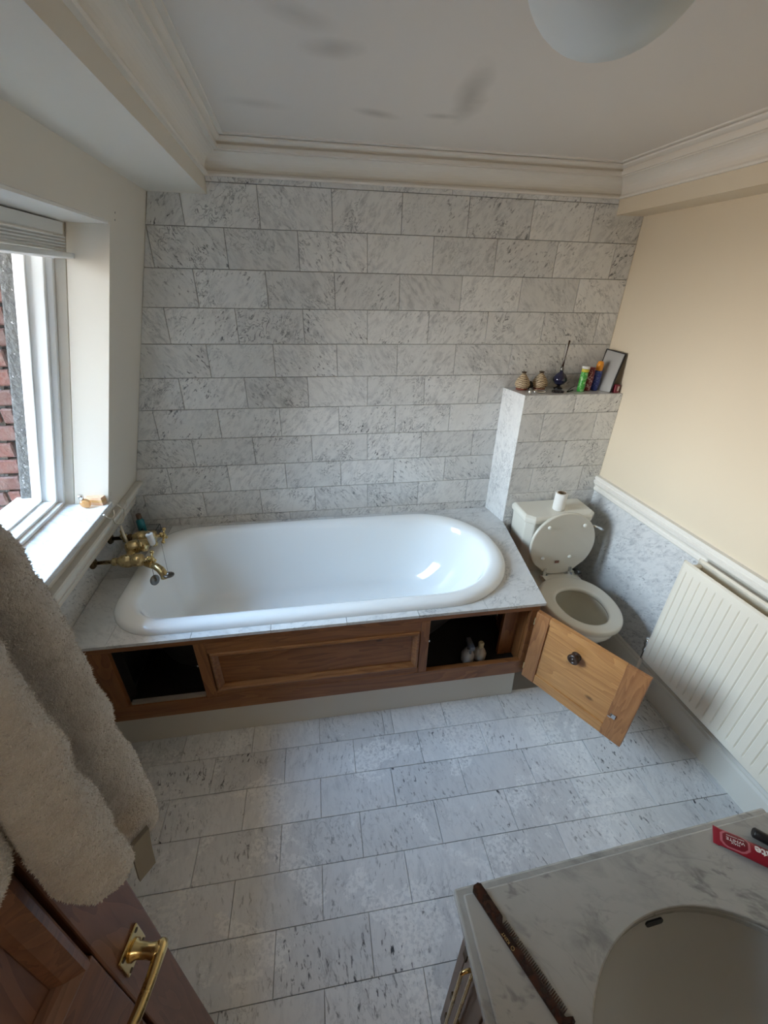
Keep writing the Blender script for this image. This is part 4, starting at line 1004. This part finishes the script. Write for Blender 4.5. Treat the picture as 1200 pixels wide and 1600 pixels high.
MB().lathe([(.019,.108),(.019,.118),(.017,.120)], (px,py,S), (.04,0,1), 24, sx=1.0, sy=.8).build('cap', mat('crimson_cap', (.20,.012,.025), .35), t)
px, py = 1.985, -.100
t = thing('sun_lotion_bottle', (px,py,S), 'blue bottle with orange cap beside the grey pouch', 'bottle')
MB().lathe([(.019,0),(.020,.003),(.021,.09),(.018,.100),(.013,.104)], (px,py,S), (.03,0,1), 24).build('bottle_body', swirl('royal_blue_print', (.015,.035,.22), (.10,.14,.35), 60), t)
MB().lathe([(.0155,.102),(.017,.104),(.017,.130),(.014,.146),(.006,.150)], (px,py,S), (.03,0,1), 24).build('cap', mat('orange_plastic', (.78,.30,.02), .35), t)
# grey pouch leaning on the wall
t = thing('grey_pouch', (2.03,-.10,S), 'tall grey pouch with black edging leaning on the cream wall', 'pouch')
def pillow_quad(c, thick, n=10):      # c: bl, br, tr, tl
    mbp = MB(); bl_, br2, tr_, tl_ = [Vector(q) for q in c]; nrm = (br2-bl_).cross(tl_-bl_).normalized()
    for sgn in (1, -1):
        g = []
        for j in range(n+1):
            for i in range(n+1):
                u, v = i/n, j/n; q = bl_.lerp(br2, u).lerp(tl_.lerp(tr_, u), v)
                g.append(q + nrm*sgn*thick*(16*u*(1-u)*v*(1-v))**.6*(1+.18*math.sin(9*u+7*v)))
        mbp.add(g, [(j*(n+1)+i, j*(n+1)+i+1, (j+1)*(n+1)+i+1, (j+1)*(n+1)+i) for j in range(n) for i in range(n)], True)
    return mbp
corners = [(1.995,-.075,S), (2.035,-.175,S+.002), (2.082,-.150,S+.190), (2.055,-.030,S+.200)]
pillow_quad(corners, .010).build('pouch_body', mat('silver_grey_fabric', (.36,.355,.34), .5), t)
e = MB(); e.tube([corners[1], Vector(corners[1]).lerp(Vector(corners[2]), .25)+Vector((-.004,0,0)), corners[2]], .0045, 8); e.build('black_edging', M_black, t)
e = MB(); e.tube([corners[3], corners[2]], .003, 8); e.tube([Vector(corners[3]), Vector(corners[3]).lerp(Vector(corners[0]), .3)], .003, 8); e.build('black_edging', M_black, t)
t = thing('small_red_box', (2.073,-.145,S), 'small dark red box with pale label against the cream wall', 'box')
Mh = Matrix.Translation((2.066,-.165,S)) @ Matrix.Rotation(math.radians(12), 4, 'Z')
MB().box((-.016,-.012,0),(.016,.012,.042),Mh).build('box_body', mat('wine_red_card', (.22,.015,.035), .4), t, bevel=.002)
MB().box((.0,-.0125,.010),(.012,-.0121,.034),Mh).build('pale_label', mat('pale_label', (.6,.5,.5), .5), t)

# ------------------------------------------------------------------ bottles inside the right cupboard
for bx_, by_, c_, h_, lab in ((1.215,-.825,(.50,.47,.43),.075,'pale rounded bottle with cream top inside the right cupboard'), (1.150,-.832,(.40,.40,.42),.085,'grey spray bottle inside the right cupboard')):
    t = thing('cleaner_bottle', (bx_,by_,.2525), lab, 'bottle')
    MB().lathe([(.026,0),(.030,.006),(.032,h_*.5),(.020,h_*.85),(.011,h_)], (bx_,by_,.2525), (0,0,1), 20).build('bottle_body', mat('bottle_plastic', c_, .4), t)
    if bx_ > 1.15: MB().lathe([(.012,h_),(.013,h_+.004),(.014,h_+.026),(.010,h_+.032)], (bx_,by_,.2525), (0,0,1), 18).build('cap', mat('cream_cap', (.55,.48,.30), .4), t)
    else:
        q = MB().lathe([(.010,h_),(.010,h_+.03)], (bx_,by_,.2525), (0,0,1), 14); q.box((bx_-.010,by_-.045,.2525+h_+.028),(bx_+.010,by_+.02,.2525+h_+.05)); q.box((bx_-.004,by_-.03,.2525+h_-.01),(bx_+.004,by_-.022,.2525+h_+.028)); q.build('spray_head', mat('dark_spray_head', (.10,.10,.11), .4), t)

# ------------------------------------------------------------------ ceiling light: frosted glass bowl
lc = (.925, -1.415)
lf = thing('ceiling_light', (lc[0],lc[1],CEIL), 'pale blue frosted glass bowl light on the ceiling, switched off', 'ceiling light')
M_frost = mat('frosted_glass_bowl', (.60,.645,.655), .4, 0, Subsurface_Weight=.0)
prof = [(.006,-.196)]+[(.125*math.sin(math.radians(a)), -.085-.110*math.cos(math.radians(a))) for a in range(8, 91, 8)]+[(.126,-.084),(.122,-.080),(.115,-.084)]
MB().lathe(prof, (lc[0],lc[1],CEIL), (0,0,1), 48, True, True).build('glass_bowl', M_frost, lf)
MB().lathe([(.06,-.0),(.06,-.012),(.05,-.03),(.012,-.034),(.010,-.10),(.004,-.11)], (lc[0],lc[1],CEIL), (0,0,1), 28).build('ceiling_rose', M_brass, lf)
for k in range(3):
    a = math.radians(90+120*k); MB().tube([(lc[0]+.05*math.cos(a), lc[1]+.05*math.sin(a), CEIL-.02), (lc[0]+.122*math.cos(a), lc[1]+.122*math.sin(a), CEIL-.082)], .004, 8).build('bowl_arm', M_brass, lf)

# ------------------------------------------------------------------ room door, standing open, with robe
DE = Vector((.161, -1.838, 0)); dv3 = Vector((-.1846, -.9828, 0)); dn3 = Vector((.9828, -.1846, 0)); DWID = .775; DTH = .04
def RP(s, z, o=0.0): return DE+dv3*s+dn3*o+Vector((0,0,z))
def rbox(mb, s0, s1, z0, z1, o0, o1):
    return mb.hexa([RP(s0,z0,o0),RP(s1,z0,o0),RP(s1,z0,o1),RP(s0,z0,o1),RP(s0,z1,o0),RP(s1,z1,o0),RP(s1,z1,o1),RP(s0,z1,o1)])
ST = .081
dr = struct(rbox(MB(), ST-.01, DWID-ST+.01, .1, 1.9, -.026, -.014), 'door_1', M_mahog); tag(dr, 'reddish-brown panelled room door standing open at the left', 'door')
rbox(MB(), 0, ST, .01, 1.985, -DTH, 0).build('stile', M_mahog, dr, bevel=.003); rbox(MB(), DWID-ST, DWID, .01, 1.985, -DTH, 0).build('stile', M_mahog, dr, bevel=.003)
for z0, z1 in ((.01,.22),(.805,1.05),(1.88,1.985)): rbox(MB(), ST+.001, DWID-ST-.001, z0, z1, -DTH+.0005, -.0005).build('rail', M_mahog_x, dr, bevel=.003)
def dmould(s0, s1, z0, z1):
    P = [(0,-.014),(0,.000),(.006,.008),(.014,.010),(.022,.004),(.030,-.002),(.036,-.012),(.036,-.016)]
    rings = []
    for a, b in ((0,0),(1,0),(1,1),(0,1),(0,0)):
        rings.append([RP((s0+t if a == 0 else s1-t), (z0+t if b == 0 else z1-t), o) for t, o in P])
    MB().loft(rings, False, False, False, False).build('panel_moulding', M_mahog_x, dr)
    rbox(MB(), s0+.085, s1-.085, z0+.085, z1-.085, -.016, -.008).build('raised_panel', M_mahog, dr, bevel=.006)
dmould(ST+.007, DWID-ST-.007, 1.057, 1.873); dmould(ST+.007, DWID-ST-.007, .227, .798)
# lever handle on square rose
hs, hz = .047, .935
hp = rbox(MB(), hs-.024, hs+.024, hz-.028, hz+.028, 0, .005).build('handle_plate', M_brass, dr, bevel=.002)
for a, b in ((-.017,.021),(.017,.021),(-.017,-.021),(.017,-.021)):
    MB().lathe([(.0035,0),(.0035,.0008)], RP(hs+a, hz+b, .005), dn3, 10).build('screw', M_darkbrass, hp)
MB().lathe([(.015,.004),(.015,.008),(.011,.012),(.010,.030),(.012,.040),(.012,.048)], RP(hs, hz, 0), dn3, 20).build('handle_neck', M_brass, hp)
rings = []
for s, w, h, o in ((-.014,.009,.006,.047),(-.008,.012,.009,.047),(.004,.011,.009,.047),(.03,.0085,.008,.048),(.06,.010,.008,.047),(.09,.013,.008,.044),(.104,.012,.007,.042),(.110,.008,.005,.041)):
    rings.append([RP(hs+s, hz+w*math.sin(2*math.pi*i/16), o+h*math.cos(2*math.pi*i/16)) for i in range(16)])
MB().loft(rings, True, True, True, True).build('lever', M_brass, hp)
kh = MB().lathe([(.006,0),(.006,.0007)], RP(hs, hz-.11, .0), dn3, 12); kh.build('keyhole', M_black, dr)
for z in (.25, 1.0, 1.75): rbox(MB(), DWID-.004, DWID+.006, z-.05, z+.05, -.012, .004).build('hinge', M_brass, dr)
hk = MB().tube([RP(.16,1.80,.0), RP(.16,1.80,.03), RP(.16,1.815,.05), RP(.16,1.84,.055)], .006, 10); hk.build('robe_hook', M_brass, dr)

# robe: thick fleece folds
def fleece_mat():
    M = mat('cream_fleece', (.56,.50,.43), .95, Sheen_Weight=.6, Sheen_Roughness=.5); T = NT(M); co, _ = T.coords(False)
    n = T.noise(co, 28, 4, .65, .4); T.link(T.mix(T.ramp(n, [(.3, 0.0), (.7, 1.0)]), (.68,.645,.60), (.52,.485,.445)), T.b.inputs['Base Color'])
    T.bump(T.noise(co, 110, 4, .7), .9, .008); return M
M_fleece = fleece_mat(); M_pile = mat('fleece_pile', (.66,.625,.58), .95, Sheen_Weight=.4)
robe = thing('bathrobe', (.19,-1.86,1.1), 'thick cream fleece bathrobe hanging on the open door', 'bathrobe')
from mathutils import noise as mn
def fold(name, path, seg=40, bumps=.006):
    # path: list of (x, y, z, half width, half depth, direction angle deg)
    P = np.array(path, float); n = 70; tq = np.linspace(0, len(P)-1, n)
    Q = np.stack([np.interp(tq, np.arange(len(P)), P[:, k]) for k in range(6)], 1)
    for _ in range(3):
        Q[1:-1] = (Q[:-2]+2*Q[1:-1]+Q[2:])/4
    rings = []
    for i in range(n):
        x, y, z, a, b, an = Q[i]; an = math.radians(an); ux, uy = math.cos(an), math.sin(an)
        ring_ = []
        for k in range(seg):
            t = 2*math.pi*k/seg; cu, su = math.cos(t), math.sin(t)
            cu = math.copysign(abs(cu)**.85, cu); su = math.copysign(abs(su)**.85, su)
            q = Vector((x+ux*a*cu-uy*b*su, y+uy*a*cu+ux*b*su, z))
            d = Vector((ux*cu-uy*su, uy*cu+ux*su, 0))
            f = mn.noise(q*22)*bumps + mn.noise(q*60+Vector((3,1,7)))*bumps*.45
            ring_.append(q+d*f)
        rings.append(ring_)
    # rounded bottom
    def closer(r, dz, ks):
        c = sum((Vector(q) for q in r), Vector())/len(r); out = []
        for k_, dz_ in zip(ks, dz): out.append([c+(q-c)*k_+Vector((0,0,dz_)) for q in r])
        return out
    rb = closer(rings[-1], [-.006,-.013,-.018,-.020], [.94,.78,.5,.15]); rt_ = closer(rings[0], [.010,.016], [.8,.3])
    mbf = MB().loft(rt_[::-1]+rings+rb, True, True, True, True)
    o = mbf.build(name, M_fleece, robe)
    # short pile
    me = o.data; me.calc_loop_triangles()
    co = np.empty(len(me.vertices)*3); me.vertices.foreach_get('co', co); co = co.reshape(-1,3)
    tri = np.empty(len(me.loop_triangles)*3, int); me.loop_triangles.foreach_get('vertices', tri); tri = tri.reshape(-1,3)
    A, B, C_ = co[tri[:,0]], co[tri[:,1]], co[tri[:,2]]; nr = np.cross(B-A, C_-A); ar = np.linalg.norm(nr, axis=1); nr /= np.maximum(ar, 1e-12)[:,None]
    N = 15000; pick = rng.choice(len(tri), N, p=ar/ar.sum()); u, v = rng.random(N), rng.random(N); fl_ = u+v > 1; u[fl_] = 1-u[fl_]; v[fl_] = 1-v[fl_]
    base = A[pick]+(B[pick]-A[pick])*u[:,None]+(C_[pick]-A[pick])*v[:,None]
    dirn = nr[pick]+rng.normal(0,.55,(N,3))+np.array([0,0,-.35]); dirn /= np.linalg.norm(dirn, axis=1)[:,None]
    ln = rng.uniform(.0014,.0036,N)[:,None]; sd = np.cross(dirn, rng.normal(0,1,(N,3))); sd /= np.linalg.norm(sd, axis=1)[:,None]; w = .0008
    V_ = np.empty((N*3,3)); V_[0::3] = base-sd*w; V_[1::3] = base+sd*w; V_[2::3] = base+dirn*ln
    F_ = np.arange(N*3).reshape(-1,3)
    pm = bpy.data.meshes.new('fleece_pile'); pm.from_pydata(V_.tolist(), [], F_.tolist()); pm.materials.append(M_pile)
    po_ = bpy.data.objects.new('fleece_pile', pm); link(po_, o); po_['kind'] = 'stuff'
    return o
fold('front_edge', [(.150,-1.855,1.80,.030,.030,38),(.165,-1.815,1.66,.036,.034,38),(.168,-1.805,1.50,.040,.036,38),(.166,-1.806,1.35,.042,.036,38),(.170,-1.800,1.20,.044,.036,38),(.176,-1.796,1.125,.036,.032,38)])
fold('sleeve', [(.180,-1.950,1.80,.030,.030,45),(.200,-1.918,1.66,.032,.030,45),(.204,-1.908,1.50,.032,.030,45),(.200,-1.910,1.38,.034,.032,45),(.201,-1.909,1.27,.036,.034,48),(.204,-1.905,1.235,.030,.030,48)])
fold('back_panel', [(.190,-1.99,1.80,.045,.026,-78+180),(.178,-1.975,1.60,.055,.026,102),(.172,-1.975,1.45,.050,.026,102),(.170,-1.975,1.39,.045,.024,102)])
fold('collar', [(.185,-1.93,1.84,.050,.034,80),(.185,-1.925,1.78,.060,.040,80),(.188,-1.92,1.70,.050,.036,80)])
# belt end peeping out below
bel = MB(); be = [Vector((.205,-1.835,1.16)), Vector((.200,-1.838,1.12)), Vector((.197,-1.842,1.075))]; su_ = Vector((.74,.67,0))
bel.loft([[q-su_*.013+Vector((0,0,-.010)), q+su_*.013, q+su_*.013+Vector((-.005,.005,0)), q-su_*.013+Vector((-.005,.005,-.010))] for q in be], True, True, True, False)
bel.build('belt_end', mat('beige_belt', (.27,.25,.21), .9), robe)
